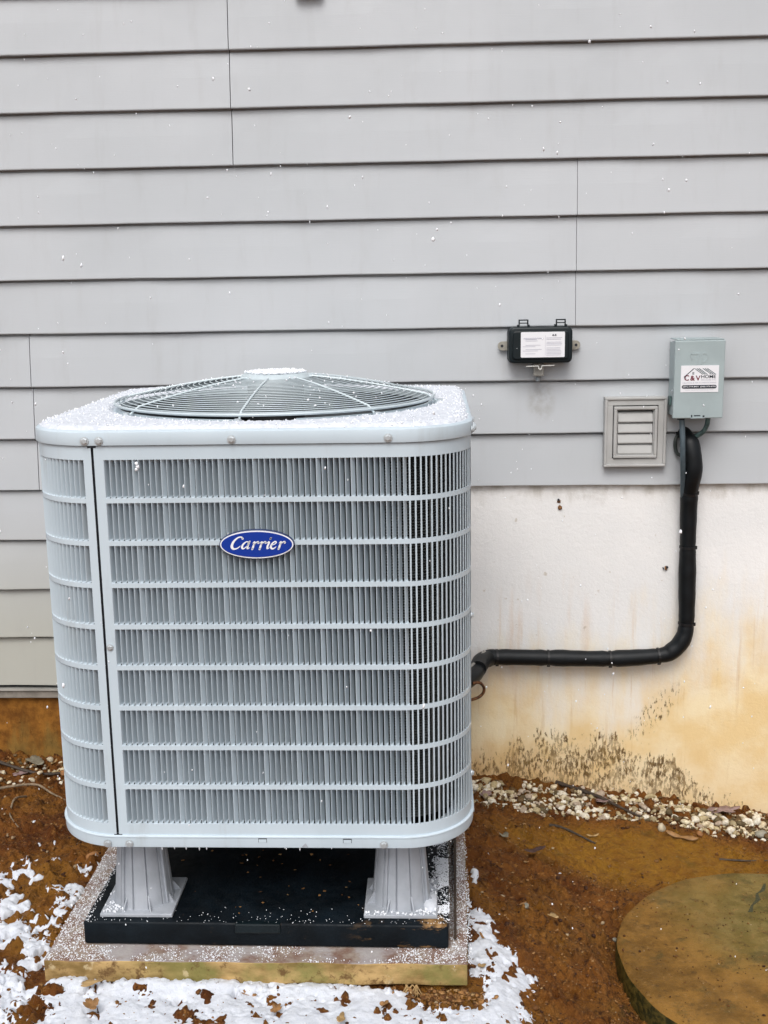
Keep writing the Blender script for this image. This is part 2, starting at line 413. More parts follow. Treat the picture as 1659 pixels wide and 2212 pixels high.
c = n.mix(n.ramp(n.noise(70, 7, .75, off=(1, 2, 0)), .56, .66, 0, .7), c, (0.26, 0.145, 0.045))
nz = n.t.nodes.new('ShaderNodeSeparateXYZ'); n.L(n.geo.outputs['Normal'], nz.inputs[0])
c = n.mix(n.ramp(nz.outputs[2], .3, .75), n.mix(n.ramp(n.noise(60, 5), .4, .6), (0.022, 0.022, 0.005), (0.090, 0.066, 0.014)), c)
n.color(c); n.rough(n.ramp(n.noise(8, 5), .35, .65, .38, .75)); n.bump(n.math('ADD', n.noise(60, 9, .75), n.math('MULTIPLY', n.noise(260, 3), .4)), .7, .006)
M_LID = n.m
# gravel with a random tone per stone
def island_mat(name, stops, rough=.7, bump=.4):
    n = NT(name, rough, 0, .3)
    rp = n.t.nodes.new('ShaderNodeValToRGB'); n.L(n.geo.outputs['Random Per Island'], rp.inputs[0])
    rp.color_ramp.interpolation = 'CONSTANT'
    for i, (p, c) in enumerate(stops):
        e = rp.color_ramp.elements[i] if i < 2 else rp.color_ramp.elements.new(p)
        e.position = p; e.color = (*c, 1)
    dark = n.t.nodes.new('ShaderNodeMix'); dark.data_type = 'RGBA'; dark.blend_type = 'MULTIPLY'
    n.L(n.ramp(n.noise(120, 5, .65), .35, .7, .55, 0), dark.inputs[0]); n.L(rp.outputs[0], dark.inputs[6]); dark.inputs[7].default_value = (.40, .27, .15, 1)
    n.color(dark.outputs[2]); n.bump(n.noise(260, 4), bump, .002); return n.m
M_GRAVEL = island_mat('quartz_gravel', [(0, (0.50, 0.42, 0.25)), (.16, (0.72, 0.64, 0.46)), (.40, (0.36, 0.30, 0.18)), (.48, (0.80, 0.77, 0.66)), (.70, (0.14, 0.085, 0.035)), (.82, (0.46, 0.38, 0.30)), (.91, (0.12, 0.09, 0.045))])
M_LITTER = island_mat('shredded_leaf_litter', [(0, (0.26, 0.13, 0.045)), (.25, (0.40, 0.22, 0.085)), (.5, (0.15, 0.065, 0.022)), (.72, (0.34, 0.17, 0.055)), (.9, (0.46, 0.30, 0.14))], .75, .5)
M_GRIT = island_mat('clay_grit', [(0, (0.10, 0.038, 0.009)), (.3, (0.16, 0.068, 0.016)), (.55, (0.05, 0.017, 0.005)), (.8, (0.21, 0.105, 0.03)), (.95, (0.42, 0.32, 0.20))], .7, .5)
M_INSUL = simple('black_foam_insulation', (0.004, 0.006, 0.008), 0.5, var=.25, scale=24, bump=.15, bscale=300, spec=.3)
M_TIE = simple('black_nylon_tie', (0.003, 0.003, 0.004), 0.5, var=.1)
M_CONDUIT = simple('slate_conduit', (0.075, 0.105, 0.125), 0.4, var=.15, scale=40)
M_GREENC = simple('weathered_green_conduit', (0.10, 0.17, 0.165), 0.45, var=.3, scale=60)
M_COPPER = simple('tarnished_copper', (0.20, 0.085, 0.035), 0.42, .55, var=.35, scale=90)
M_DISC = simple('sage_grey_enamel', (0.365, 0.435, 0.445), 0.42, var=.05, scale=10, bump=.06)
M_BLACKBOX = simple('black_abs_plastic', (0.004, 0.010, 0.013), 0.4, var=.1, scale=30, bump=.05, spec=.35)
M_EAR = simple('beige_metal_ear', (0.36, 0.34, 0.29), 0.5, var=.1, scale=60)
M_LABEL = simple('white_label_film', (0.80, 0.80, 0.83), 0.35, var=.01)
M_INKGREY = simple('label_ink_grey', (0.45, 0.45, 0.52), 0.5, var=.02)
M_INK = simple('label_ink_black', (0.012, 0.018, 0.03), 0.45, var=.02)
M_INKTEAL = simple('label_ink_teal', (0.010, 0.055, 0.065), 0.45, var=.02)
M_INKRED = simple('label_ink_maroon', (0.16, 0.012, 0.03), 0.45, var=.02)
M_PINKSTRIP = simple('white_plastic_strip', (0.66, 0.66, 0.63), 0.4, var=.03)
M_FITTING = simple('grey_pvc_fitting', (0.30, 0.29, 0.265), 0.5, var=.15, scale=60)
M_VENT = simple('vent_block_vinyl', (0.44, 0.44, 0.43), 0.5, var=.05, scale=14, bump=.15)
M_TRIM = simple('starter_flashing', (0.30, 0.27, 0.235), 0.5, var=.2, scale=20)
M_BARK = simple('twig_bark', (0.26, 0.19, 0.12), 0.8, var=.25, scale=120, bump=.5)
M_BARKD = simple('wet_dark_bark', (0.060, 0.040, 0.026), 0.6, var=.25, scale=120, bump=.5)
M_PEBW = simple('pale_quartz_stone', (0.55, 0.47, 0.33), 0.65, var=.15, scale=60, bump=.4)
M_PEBO = simple('orange_clay_stone', (0.38, 0.17, 0.055), 0.7, var=.2, scale=60, bump=.5)
M_PEBG = simple('grey_green_stone', (0.30, 0.28, 0.22), 0.75, var=.2, scale=60, bump=.5)
def leafmat(name, c): return simple(name, c, 0.6, var=.18, scale=70, bump=.4)
M_LBROWN = leafmat('dry_brown_leaf', (0.33, 0.17, 0.06)); M_LMAUVE = leafmat('mauve_grey_leaf', (0.30, 0.20, 0.185))
M_LGREY = leafmat('weathered_grey_leaf', (0.26, 0.235, 0.17)); M_LTAN = leafmat('tan_leaf', (0.46, 0.30, 0.13)); M_LDARK = leafmat('dark_wet_leaf', (0.075, 0.035, 0.028))

# ------------------------------------------------------------------ ground
def axis(lo, hi, fine0, fine1, h):
    a = list(np.arange(fine0, fine1 + h / 2, h)); st = h * 2; v = fine0
    pre = []
    while v > lo: v -= st; st *= 1.5; pre.append(max(v, lo))
    post = []; v = a[-1]; st = h * 2
    while v < hi: v += st; st *= 1.5; post.append(min(v, hi))
    return np.array(pre[::-1] + a + post)
def grid_faces(nx, ny):
    i = np.arange(nx - 1)[None, :] + (np.arange(ny - 1) * nx)[:, None]; i = i.ravel()
    return np.stack([i, i + 1, i + 1 + nx, i + nx], 1)
gx = axis(-220, 220, -8.6, 8.0, 0.030); gy = axis(-220, 2.0, -9.2, 0.14, 0.030)
X, Y = np.meshgrid(gx, gy); Z = zgn(X, Y)
V = np.stack([X.ravel(), Y.ravel(), Z.ravel()], 1)
tag(np_mesh('ground', V, grid_faces(len(gx), len(gy)), M_CLAY, (0, 0, 0)), kind='structure')

# ------------------------------------------------------------------ snow lying on the ground
def inpoly(x, y, poly):
    """signed distance-ish: positive inside"""
    ins = np.zeros(x.shape, bool); d = np.full(x.shape, 1e9); n = len(poly)
    for i in range(n):
        x0, y0 = poly[i]; x1, y1 = poly[(i + 1) % n]
        c = ((y0 > y) != (y1 > y)) & (x < (x1 - x0) * (y - y0) / ((y1 - y0) or 1e-9) + x0); ins ^= c
        ex, ey = x1 - x0, y1 - y0; t = np.clip(((x - x0) * ex + (y - y0) * ey) / (ex * ex + ey * ey + 1e-9), 0, 1)
        d = np.minimum(d, np.hypot(x - x0 - t * ex, y - y0 - t * ey))
    return np.where(ins, d, -d)
FRONT = [(-9, -9.5), (-9, -7.0), (-6.2, -7.1), (-5.36, -7.35), (-4.93, -7.45), (-4.66, -7.62), (-3.3, -7.62), (-2.05, -7.55), (-0.77, -7.58), (0.19, -7.72), (0.75, -8.0), (1.3, -7.95), (1.36, -7.6), (1.24, -7.5), (1.24, -5.2), (1.42, -5.5), (1.62, -5.75), (1.66, -6.25), (1.86, -6.5), (2.18, -7.17), (1.93, -7.55), (2.02, -8.0), (1.95, -9.5)]
LEFT = [(-9, -6.4), (-6.2, -6.5), (-5.76, -6.33), (-5.4, -6.14), (-5.09, -5.9), (-4.95, -5.5), (-4.72, -5.45), (-4.7, -6.9), (-4.7, -7.6), (-5.6, -7.3), (-9, -7.4)]
sx = np.arange(-8.0, 3.0, 0.021); sy = np.arange(-9.6, -2.4, 0.021)
X, Y = np.meshgrid(sx, sy)
nz = fbm(X * 2.2, Y * 2.2, 41, 5) - 0.5; nf = fbm(X * 8, Y * 8, 55, 3) - 0.5
front = inpoly(X, Y, FRONT); left = inpoly(X, Y, LEFT)
f1 = np.clip(front, -0.6, 0.28) + 0.34 * nz + 0.31 * nf + .24 * (fbm(X * 19, Y * 19, 71, 2) - .5)
lw = sstep(-4.6, -5.2, X)
f1 = f1 - 0.20 * sstep(-4.2, -5.2, X) - 0.55 * np.clip(nz - 0.05, 0, 1) * (0.5 + lw)
f2 = np.clip(left, -0.6, 0.25) - 0.17 + 1.5 * nz + 1.0 * nf + .4 * (fbm(X * 19, Y * 19, 72, 2) - .5)
# thin scattered puffs further up
f3 = -0.62 + 0.12 * sstep(-4.6, -5.0, X) + 1.3 * (fbm(X * 3.6, Y * 3.6, 77, 3) - 0.5) * 1.3 + 0.5 * nf + 0.48 * sstep(-3.8, -6.0, Y) * sstep(-4.6, -5.0, X) + 0.42 * np.exp(-((X - 1.44) / .10) ** 2) * sstep(-2.6, -3.2, Y)
# ragged holes with soil and leaves
holes = 0
for hx, hy, hr in [(-3.88, -7.95, .16), (-3.2, -8.05, .10), (-1.9, -7.95, .13), (-1.31, -8.3, .10), (-1.5, -7.9, .16), (0.09, -8.25, .08), (-4.55, -8.3, .22), (-4.55, -8.75, .3), (-4.75, -7.72, .16), (-5.2, -7.2, .16), (-3.72, -8.38, .14), (1.0, -7.85, .32), (1.28, -6.25, .14), (1.55, -7.35, .1), (1.75, -6.9, .1), (-2.7, -8.1, .12), (-5.0, -6.6, .25)]:
    holes = holes + np.exp(-((X - hx) ** 2 + ((Y - hy) * .8) ** 2) / hr ** 2)
f = np.maximum(np.maximum(f1, f2), f3) - holes * (0.30 + 0.8 * nf + .5 * nz)
inpad = (np.abs(X + 1.7) < 2.92) & (Y > -7.62) & (Y < -2.0)
f = np.where(inpad, -1, f)
th = 0.040 * (np.clip(f, 0, 0.30) / 0.30) ** .7 + 0.015 * np.clip(f, 0, 1) + 0.012 * (fbm(X * 16, Y * 16, 61, 3) - .5) * (f > 0.02)
bank = 0.09 * np.exp(-((Y + 7.8) / .16) ** 2) * sstep(0.6, -0.6, X) * (f > 0)       # drift banked against the pad
th = th + bank * (0.5 + fbm(X * 1.7, Y, 91, 3)) * .8
zz = zgn(X, Y); fill = zg(X, Y) + 0.16 * (fbm(X * 0.7, Y * 0.7, 3) - 0.5) + 0.035
mm = sstep(0.0, 0.16, f) * .97; base = zz * (1 - mm) + fill * mm
Zs = np.where(f > 0, base + th, zz + np.clip(f, -1, 0) * 1.2)
F = grid_faces(len(sx), len(sy)); keep = (f.ravel()[F] > 0).any(1)
F = F[keep]; used = np.unique(F); remap = np.zeros(X.size, int); remap[used] = np.arange(len(used))
V = np.stack([X.ravel(), Y.ravel(), Zs.ravel()], 1)[used]
tag(np_mesh('snow', V, remap[F], M_SNOW, P((-1.5, -8, -13.5))), 'patchy white snow lying on the red clay around the pads', 'snow', kind='stuff')

SNOWH = (sx, sy, Zs, f)
# ------------------------------------------------------------------ icosphere cloud helper (stones, grains, flakes)
def ico(sub):
    bm = bmesh.new(); bmesh.ops.create_icosphere(bm, subdivisions=sub, radius=1)
    v = np.array([x.co[:] for x in bm.verts]); f = np.array([[q.index for q in p.verts] for p in bm.faces]); bm.free(); return v, f
OCT = (np.array([[1, 0, 0], [-1, 0, 0], [0, 1, 0], [0, -1, 0], [0, 0, 1], [0, 0, -1]], float),
       np.array([[0, 2, 4], [2, 1, 4], [1, 3, 4], [3, 0, 4], [2, 0, 5], [1, 2, 5], [3, 1, 5], [0, 3, 5]]))
ICO1 = ico(1); ICO2 = ico(2)
def cloud(centres, sizes, base=ICO1, lump=0.25, squash=(1, 1, 1), cut=False):
    bv, bf = base; Vs = []; Fs = []; n = len(bv)
    for i, (c, s) in enumerate(zip(centres, sizes)):
        a = rng.uniform(0, 2 * PI); ca, sa = math.cos(a), math.sin(a)
        sc = s * np.array(squash) * rng.uniform(.7, 1.3, 3)
        d = bv * (1 + rng.uniform(-lump, lump, (n, 1)))
        if cut:
            nn = rng.normal(size=(4, 3)); nn /= np.linalg.norm(nn, axis=1)[:, None]
            for q in nn:
                dd = d @ q; over = np.clip(dd - .62, 0, 1); d = d - over[:, None] * q
        d = d * sc
        b = rng.uniform(-.5, .5); cb, sb = math.cos(b), math.sin(b)
        d = np.stack([d[:, 0], d[:, 1] * cb - d[:, 2] * sb, d[:, 1] * sb + d[:, 2] * cb], 1)
        d = np.stack([d[:, 0] * ca - d[:, 1] * sa, d[:, 0] * sa + d[:, 1] * ca, d[:, 2]], 1)
        Vs.append(d + c); Fs.append(bf + i * n)
    return np.concatenate(Vs), np.concatenate(Fs)

# gravel strip along the foundation (uncountable -> stuff)
cs = []; ss = []
gbx = [0.9, 1.5, 2.6, 3.9, 5.2, 6.2, 7.2, 8.2]; gby = [-1.6, -1.6, -1.4, -1.3, -1.3, -1.4, -1.55, -1.6]; gty = [-.12, -.22, -.18, -.12, -.10, -.08, -.08, -.08]
for k in range(2700):
    x = rng.uniform(0.4, 8.2); lo = np.interp(x, gbx, gby); hi = np.interp(x, gbx, gty); t = rng.beta(1.3, 1.25)
    y = lo + (hi - lo) * t
    if fbm(np.array(x * 2.6), np.array(y * 3.2), 31, 3) < rng.uniform(.30, .52): continue
    s = rng.choice([.022, .036, .054, .082], p=[.34, .34, .24, .08]) * rng.uniform(.8, 1.25)
    cs.append((x, y, float(zgn(x, y)) + s * rng.uniform(-.2, .8))); ss.append(s)
for k in range(160):
    x = rng.uniform(-8, -4.8); y = rng.normal(-.55, .3)
    s = rng.uniform(.025, .055); cs.append((x, min(y, -.05), float(zgn(x, min(y, -.05))) + s * .3)); ss.append(s)
V, F = cloud(cs, ss, ICO2, .10, (1.15, .9, .75), True)
tag(np_mesh('gravel', V, F, M_GRAVEL, P((4, -.8, -14.2)), smooth=False), 'strip of cream and grey quartz gravel along the stained foundation', 'gravel', kind='stuff')
# clay crumbs over the bare ground
cs = []; ss = []
for k in range(15000):
    x = rng.uniform(-8, 7.5); y = rng.uniform(-9, -.3)
    if -4.7 < x < 1.25 and y > -7.65: continue
    if ((x - 6.15) / 2.6) ** 2 + ((y + 5.85) / 2.6) ** 2 < 1: continue
    if abs((x - 4.6) / 2.2) ** 2 + ((y + 2.4) / .9) ** 2 < 1 and rng.random() < .85: continue
    if fbm(np.array(x * 1.5), np.array(y * 1.5), 12, 2) < rng.uniform(.25, .55): continue
    s = rng.choice([.009, .015, .026, .045], p=[.48, .35, .13, .04])
    cs.append((x, y, float(zgn(x, y)) + s * .3)); ss.append(s)
for k in range(900):
    a = rng.uniform(0, 2 * PI); r = 2.5 * math.sqrt(rng.random()); x, y = 6.1 + r * math.cos(a), -5.85 + r * math.sin(a)
    if fbm(np.array(x * 2), np.array(y * 2), 3, 3) < .45 and r < 2.3: continue
    s = rng.choice([.008, .014, .024], p=[.6, .3, .1]); cs.append((x, y, -14.20 + s * .3)); ss.append(s)
V, F = cloud(cs, ss, ICO1, .25, (1, 1, .7), True)
tag(np_mesh('clay_crumbs', V, F, M_GRIT, P((0, -8, -13.6)), smooth=False), 'loose crumbs of red clay scattered over the bare ground', 'soil', kind='stuff')

# ------------------------------------------------------------------ house wall
house = empty('house_wall', (0, 0, -13.5), 'house wall of grey lapped vinyl siding over a stained white foundation', 'wall')
def plank(x0, x1, k, proud=0.0, cutz=None):
    """one siding course whose lower edge is at working height -k"""
    zb = -float(k); zt = zb + 1.0
    prof = [(0.128, zb + .012), (0.105, zb + .0), (0.016, zb + 0.0), (0.004, zb + .006), (0.0, zb + .022), (0.012, zb + .14), (0.050, zb + .55), (0.093, zt - .050), (0.100, zt - .040), (0.150, zt - .030), (0.150, zt + .02)]
    if cutz is not None: prof = [(0.13, zb), (0.0, zb + .0), (0.0, zb + .02), (0.013, zb + .15), (0.050, zb + .55), (0.093, zt - .050), (0.100, zt - .040), (0.150, zt - .030), (0.150, zt + .02)]
    m = MB(); n = len(prof); xs = np.linspace(x0, x1, max(2, int((x1 - x0) / .6) + 1))
    vs = []
    for x in xs:
        wob = 0.009 * math.sin(x * 1.3 + k * 2.1) + 0.006 * math.sin(x * 3.1 + k)
        for y, z in prof: vs.append((x, y - proud + wob * (1 if z < zb + .8 else .3), z + wob * .35))
    fs = [(i * n + j, (i + 1) * n + j, (i + 1) * n + j + 1, i * n + j + 1) for i in range(len(xs) - 1) for j in range(n - 1)]
    fs += [tuple(range(n)), tuple(range(len(vs) - 1, len(vs) - n - 1, -1))]
    m.add(vs, fs)
    return m.build('siding_plank', M_SIDING, house, smooth=False)
XL, XR = -26.0, 27.0
for k in range(-9, 13):
    grp = k // 3                      # three courses share one butt seam
    seams = {0: -2.82, 1: 3.45, 2: -6.88}.get(grp, None)
    if seams is None: seams = [-9.5, 9.2, -14, 11.0][grp % 4]
    xr = XR if k <= 8 else -1.55
    edges = [s for s in (seams - 15, seams, seams + 15) if XL < s < xr - .5]
    pts = [XL] + edges + [xr]
    for i in range(len(pts) - 1):
        gap = (0.016 if grp != 1 else 0.008) if i < len(pts) - 2 else 0
        plank(pts[i], pts[i + 1] - gap, k, proud=0.006 * ((len(pts) - i) % 2), cutz=True if (k == 8 or k == 12) else None)
# sheathing behind and the return where the siding steps down
MB().box(XL, XR, .155, .6, -8.0, 10).build('sheathing', M_SEAM, house)
MB().box(XL, -1.55, .155, .165, -12.3, -8.0).build('sheathing', M_SEAM, house)
# starter strip and flashing under the lower run
MB().box(XL, -1.55, -.03, .12, -12.11, -12.075).build('starter_strip', simple('pale_metal_edge', (0.55, 0.54, 0.50), .35, .3, var=.1), house)
MB().box(XL, -1.55, .01, .13, -12.28, -12.112).build('flashing', M_TRIM, house, bevel=.012)
# foundation
m = MB(); m.box(XL, -1.552, .12, .9, -16, -12.29); m.build('foundation', M_FOUND, house)
m = MB(); m.box(-1.548, XR, .10, .9, -16, -8.01); m.build('foundation', M_FOUND, house)
# bolt holes with rust halos
rust = simple('rust_chip', (0.28, 0.13, 0.045), .8, var=.3, scale=200, bump=.6)
for (x, z, s) in [(3.19, -8.33, .04), (3.21, -8.46, .045), (5.27, -9.66, .04), (5.22, -9.67, .03), (5.81, -8.06, .05)]:
    V_, F_ = cloud([(x, .085, z)], [s], ICO1, .3, (1, .4, 1.1))
    o = np_mesh('spalled_chip', V_, F_, rust if s != .03 else M_SEAM, P((x, .085, z)), house, smooth=False)
for (x, z) in [(3.185, -8.30), (5.29, -9.645)]:
    MB().tube([(x, .10, z), (x, .055, z)], .022, 8).build('anchor_hole', M_SEAM, house)
# fitting seen at the very top edge of the wall
t = empty('hose_bracket', (-1.35, 0, .84), 'dark green bracket base fixed to the siding at the top edge of the photo', 'bracket')
MB().box(-1.60, -1.10, -.12, .02, .845, 1.15).build('base_plate', M_GREENC, t, bevel=.05)
MB().tube([(-1.35, -.05, 1.1), (-1.35, -.12, 1.5)], .1, 10).build('spout', M_GREENC, t)

# ------------------------------------------------------------------ vent
vent = empty('louvred_vent', (4.57, 0, -7.64), 'square grey louvred vent with four slats in a moulded siding block', 'vent')
def frame(m, x0, x1, z0, z1, t, y0, y1):
    m.box(x0, x1, y0, y1, z1 - t, z1); m.box(x0, x1, y0, y1, z0, z0 + t)
    m.box(x0, x0 + t, y0, y1, z0 + t, z1 - t); m.box(x1 - t, x1, y0, y1, z0 + t, z1 - t)
m = MB(); frame(m, 4.0, 5.15, -7.635, -6.32, .05, -.155, .08); m.build('outer_rim', M_VENT, vent, bevel=.012)
m = MB(); frame(m, 4.05, 5.10, -7.585, -6.37, .105, -.125, .08); m.build('mounting_flange', M_VENT, vent, bevel=.004)
m = MB(); frame(m, 4.17, 4.98, -7.465, -6.495, .055, -.165, .06); m.build('inner_frame', M_VENT, vent, bevel=.010)
m = MB(); frame(m, 4.226, 4.924, -7.409, -6.551, .018, -.12, .06); m.build('inner_lip', M_VENT, vent)
MB().box(4.10, 5.05, .0, .05, -7.55, -6.40).build('back_plate', M_SEAM, vent)
for i in range(4):
    z1 = -6.60 - i * .200; z0 = z1 - .192
    m = MB(); m.add([(x, y, z) for x in (4.255, 4.895) for (y, z) in ((-.055, z1), (-.10, z1 - .03), (-.135, z0 + .02), (-.13, z0), (-.10, z0), (-.03, z1 - .02))],
                    [(0, 6, 7, 1), (1, 7, 8, 2), (2, 8, 9, 3), (3, 9, 10, 4), (4, 10, 11, 5), (5, 11, 6, 0), (0, 1, 2, 3, 4, 5), (11, 10, 9, 8, 7, 6)])
    m.build('slat', M_VENT, vent)

# ------------------------------------------------------------------ black box on the siding
bb = empty('junction_box', (2.77, 0, -5.68), 'black plastic utility box with white label and two hinge clips on the siding', 'utility box')
def rrect(x0, x1, z0, z1, r, n=5):
    pts = []
    for cx, cz, a in ((x1 - r, z1 - r, 0), (x0 + r, z1 - r, 90), (x0 + r, z0 + r, 180), (x1 - r, z0 + r, 270)):
        for i in range(n + 1):
            th = math.radians(a + 90 * i / n); pts.append((cx + r * math.cos(th), cz + r * math.sin(th)))
    return pts
MB().prism(rrect(2.18, 3.36, -5.66, -5.0, .10), -.20, .02).build('body', M_BLACKBOX, bb, bevel=.015)
MB().prism(rrect(2.19, 3.35, -5.65, -4.99, .10), -.40, -.215).build('lid', M_BLACKBOX, bb, bevel=.035, seg=3, smooth=True)
MB().prism(rrect(2.26, 3.28, -5.58, -5.06, .06), -.425, -.395).build('lid_panel', M_BLACKBOX, bb, bevel=.02, seg=2)
lab = MB().prism(rrect(2.405, 3.205, -5.54, -5.08, .02, 3), -.432, -.424).build('label_plate', M_LABEL, bb)
def textmesh(s, x, z, h, y, mat, parent, name='lettering', width=None, shear=0, bold=0.0, depth=.003, rot=0):
    c = bpy.data.curves.new(name, 'FONT'); c.body = s; c.size = 1; c.shear = shear; c.offset = bold; c.extrude = 0
    c.resolution_u = 3
    o = bpy.data.objects.new('tmp', c); COL.objects.link(o); bpy.context.view_layer.update()
    me = bpy.data.meshes.new_from_object(o); bpy.data.objects.remove(o)
    if not len(me.vertices): return
    co = np.array([v.co[:] for v in me.vertices]); mn = co.min(0); mx = co.max(0)
    sc = h / (mx[1] - mn[1]); sx_ = sc if width is None else width / (mx[0] - mn[0])
    pts = [(x + (p[0] - mn[0]) * sx_, y, z + (p[1] - mn[1]) * sc) for p in co]
    m = MB(); m.add(pts, [tuple(p.vertices) for p in me.polygons]); bpy.data.meshes.remove(me)
    return m.build(name, mat, parent, recalc=False)
def rule(m, x0, x1, z, t, y): m.add([(x0, y, z), (x1, y, z), (x1, y, z + t), (x0, y, z + t)], [(0, 1, 2, 3)])
textmesh('a.z.', 2.975, -5.155, .034, -.4355, M_INK, bb, bold=.02, shear=.2)
m = MB()
rule(m, 2.848, 2.852, -5.50, .36, -.4355)
z = -5.165
for i in range(13):
    z -= .026
    if i not in (2, 6): rule(m, 2.87, 3.16 - rng.uniform(0, .05), z, .007, -.4355)
    if i in (1, 2, 5, 6, 8, 9, 11): rule(m, 2.44 + (.05 if i % 3 else 0), 2.80 - rng.uniform(0, .14), z, .007, -.4355)
for i in range(34): rule(m, 2.455 + i * .0108, 2.461 + i * .0108, -5.208, .020 + .004 * (i % 3), -.4357)
m.build('printing', M_INKGREY, bb, recalc=False)
for cx_ in (2.46, 3.14):
    m = MB(); frame(m, cx_ - .09, cx_ + .09, -5.01, -4.855, .022, -.33, -.27); m.box(cx_ - .07, cx_ + .07, -.325, -.28, -4.93, -4.912)
    m.box(cx_ - .115, cx_ - .085, -.33, -.22, -5.0, -4.95); m.box(cx_ + .085, cx_ + .115, -.33, -.22, -5.0, -4.95)
    m.build('hinge_clip', M_BLACKBOX, bb, bevel=.004)
for sgn, cx_ in ((-1, 2.18), (1, 3.36)):
    x0 = cx_; pts = []
    for i in range(13):
        th = math.radians(90 + 180 * i / 12) if sgn < 0 else math.radians(-90 + 180 * i / 12)
        pts.append((x0 + sgn * .09 + .085 * math.cos(th), -5.345 + .085 * math.sin(th)))
    pts += [(x0 - sgn * .03, -5.43), (x0 - sgn * .03, -5.26)] if sgn < 0 else [(x0 - sgn * .03, -5.26), (x0 - sgn * .03, -5.43)]
    ear = MB().prism(pts, -.055, -.02).build('mounting_ear', M_EAR, bb, bevel=.006)
    MB().tube([(x0 + sgn * .095, -.058, -5.345), (x0 + sgn * .095, -.03, -5.345)], .027, 12).build('screw_hole', M_SEAM, ear)
m = MB(); m.prism([(2.51, -5.70), (2.74, -5.693), (2.745, -5.74), (2.765, -5.755), (2.79, -5.74), (2.79, -5.693), (3.03, -5.685), (3.03, -5.70), (2.80, -5.708), (2.80, -5.75), (2.77, -5.775), (2.735, -5.755), (2.73, -5.708), (2.51, -5.715)], -.36, -.345)
m.build('bracket_strip', M_PINKSTRIP, bb)
MB().box(2.655, 2.85, -.26, -.06, -5.90, -5.66).build('conduit_fitting', M_FITTING, bb, bevel=.02)
MB().lathe([(.0, -6.0), (.038, -6.0), (.045, -5.99), (.045, -5.90), (0, -5.90)], (2.745, -.16), 14).build('conduit_nipple', simple('grey_nipple', (0.24, 0.27, 0.29), .4, var=.1), bb, smooth=True)

# ------------------------------------------------------------------ electrical disconnect
dc = empty('disconnect_box', (5.6, 0, -6.68), 'sage green metal electrical disconnect box with a white company sticker', 'electrical box')
MB().box(5.20, 6.02, -.50, .02, -6.655, -5.31).build('enclosure', M_DISC, dc, bevel=.012)
m = MB(); m.box(5.165, 6.065, -.62, -.505, -6.675, -5.262)
m.build('cover', M_DISC, dc, bevel=.018, seg=2)
m = MB(); m.box(5.19, 6.05, -.60, -.03, -5.258, -5.24); m.build('rain_hood', M_DISC, dc, bevel=.006)
MB().box(5.48, 5.74, -.635, -.60, -6.672, -6.655).build('hasp_lip', M_DISC, dc)
m = MB(); m.box(5.49, 5.515, -.6225, -.61, -6.655, -6.61); m.box(5.70, 5.735, -.6225, -.61, -6.655, -6.62); m.box(5.545, 5.66, -.6225, -.61, -6.635, -6.615)
m.build('hasp_slot', M_SEAM, dc)
# embossed maker's mark: raised strokes
def stroke(m, pts, w, y0, y1):
    """constant-width bar along a polyline in x,z"""
    for (x0, z0), (x1, z1) in zip(pts, pts[1:]):
        y0 += .0007
        dx_, dz_ = x1 - x0, z1 - z0; l = math.hypot(dx_, dz_) or 1e-6; nx_, nz_ = -dz_ / l * w / 2, dx_ / l * w / 2
        ex, ez = dx_ / l * w * .35, dz_ / l * w * .35
        m.prism([(x0 + nx_ - ex, z0 + nz_ - ez), (x1 + nx_ + ex, z1 + nz_ + ez), (x1 - nx_ + ex, z1 - nz_ + ez), (x0 - nx_ - ex, z0 - nz_ - ez)], y0, y1)
m = MB(); stroke(m, [(5.46, -5.505), (5.60, -5.50), (5.575, -5.62), (5.57, -5.69)], .026, -.628, -.618)
stroke(m, [(5.455, -5.52), (5.475, -5.60)], .024, -.628, -.618)
stroke(m, [(5.64, -5.69), (5.655, -5.50), (5.71, -5.49), (5.755, -5.53), (5.75, -5.60), (5.70, -5.65), (5.665, -5.65)], .026, -.6282, -.618)
m.build('embossed_mark', M_DISC, dc)
st = MB().box(5.283, 5.962, -.6265, -.6205, -6.195, -5.712).build('sticker', M_LABEL, dc)
yy = -.6295
m = MB()
def band(m, a, b, w):
    (x0, z0), (x1, z1) = a, b; m.add([(x0, yy, z0), (x1, yy, z1), (x1 + w, yy, z1), (x0 + w, yy, z0)], [(0, 1, 2, 3)])
for x0 in (5.515, 5.555, 5.592, 5.665, 5.702, 5.742): band(m, (x0, -5.765), (x0 + .155, -5.875), .018)
m.build('roof_hatching', M_INKTEAL, st, recalc=False)
m = MB(); band(m, (5.505, -5.765), (5.335, -5.915), .02); band(m, (5.335, -5.915), (5.36, -5.94), .02)
for dx_ in (0, .018):
    for dz_ in (0, .024): m.add([(5.488 + dx_, yy, -5.85 - dz_), (5.501 + dx_, yy, -5.85 - dz_), (5.501 + dx_, yy, -5.832 - dz_), (5.488 + dx_, yy, -5.832 - dz_)], [(0, 1, 2, 3)])
m.build('roof_outline', M_INK, st, recalc=False)
textmesh('C', 5.345, -5.985, .10, yy, M_INKRED, st, width=.085, bold=.02)
textmesh('&', 5.452, -5.985, .09, yy, M_INKRED, st, width=.085, bold=.03)
textmesh('V', 5.548, -5.985, .09, yy, M_INKRED, st, width=.088, bold=.02)
textmesh('HOME', 5.648, -5.945, .062, yy, M_INK, st, width=.262, bold=.015)
textmesh('SERVICES INC', 5.645, -5.985, .022, yy, M_INKGREY, st, width=.268)
textmesh('HEATING & AIR CONDITIONING', 5.32, -6.035, .022, yy, M_INKGREY, st, width=.60)
MB().prism(rrect(5.305, 5.93, -6.13, -6.065, .032), yy, yy + .002).build('phone_band', M_INK, st)
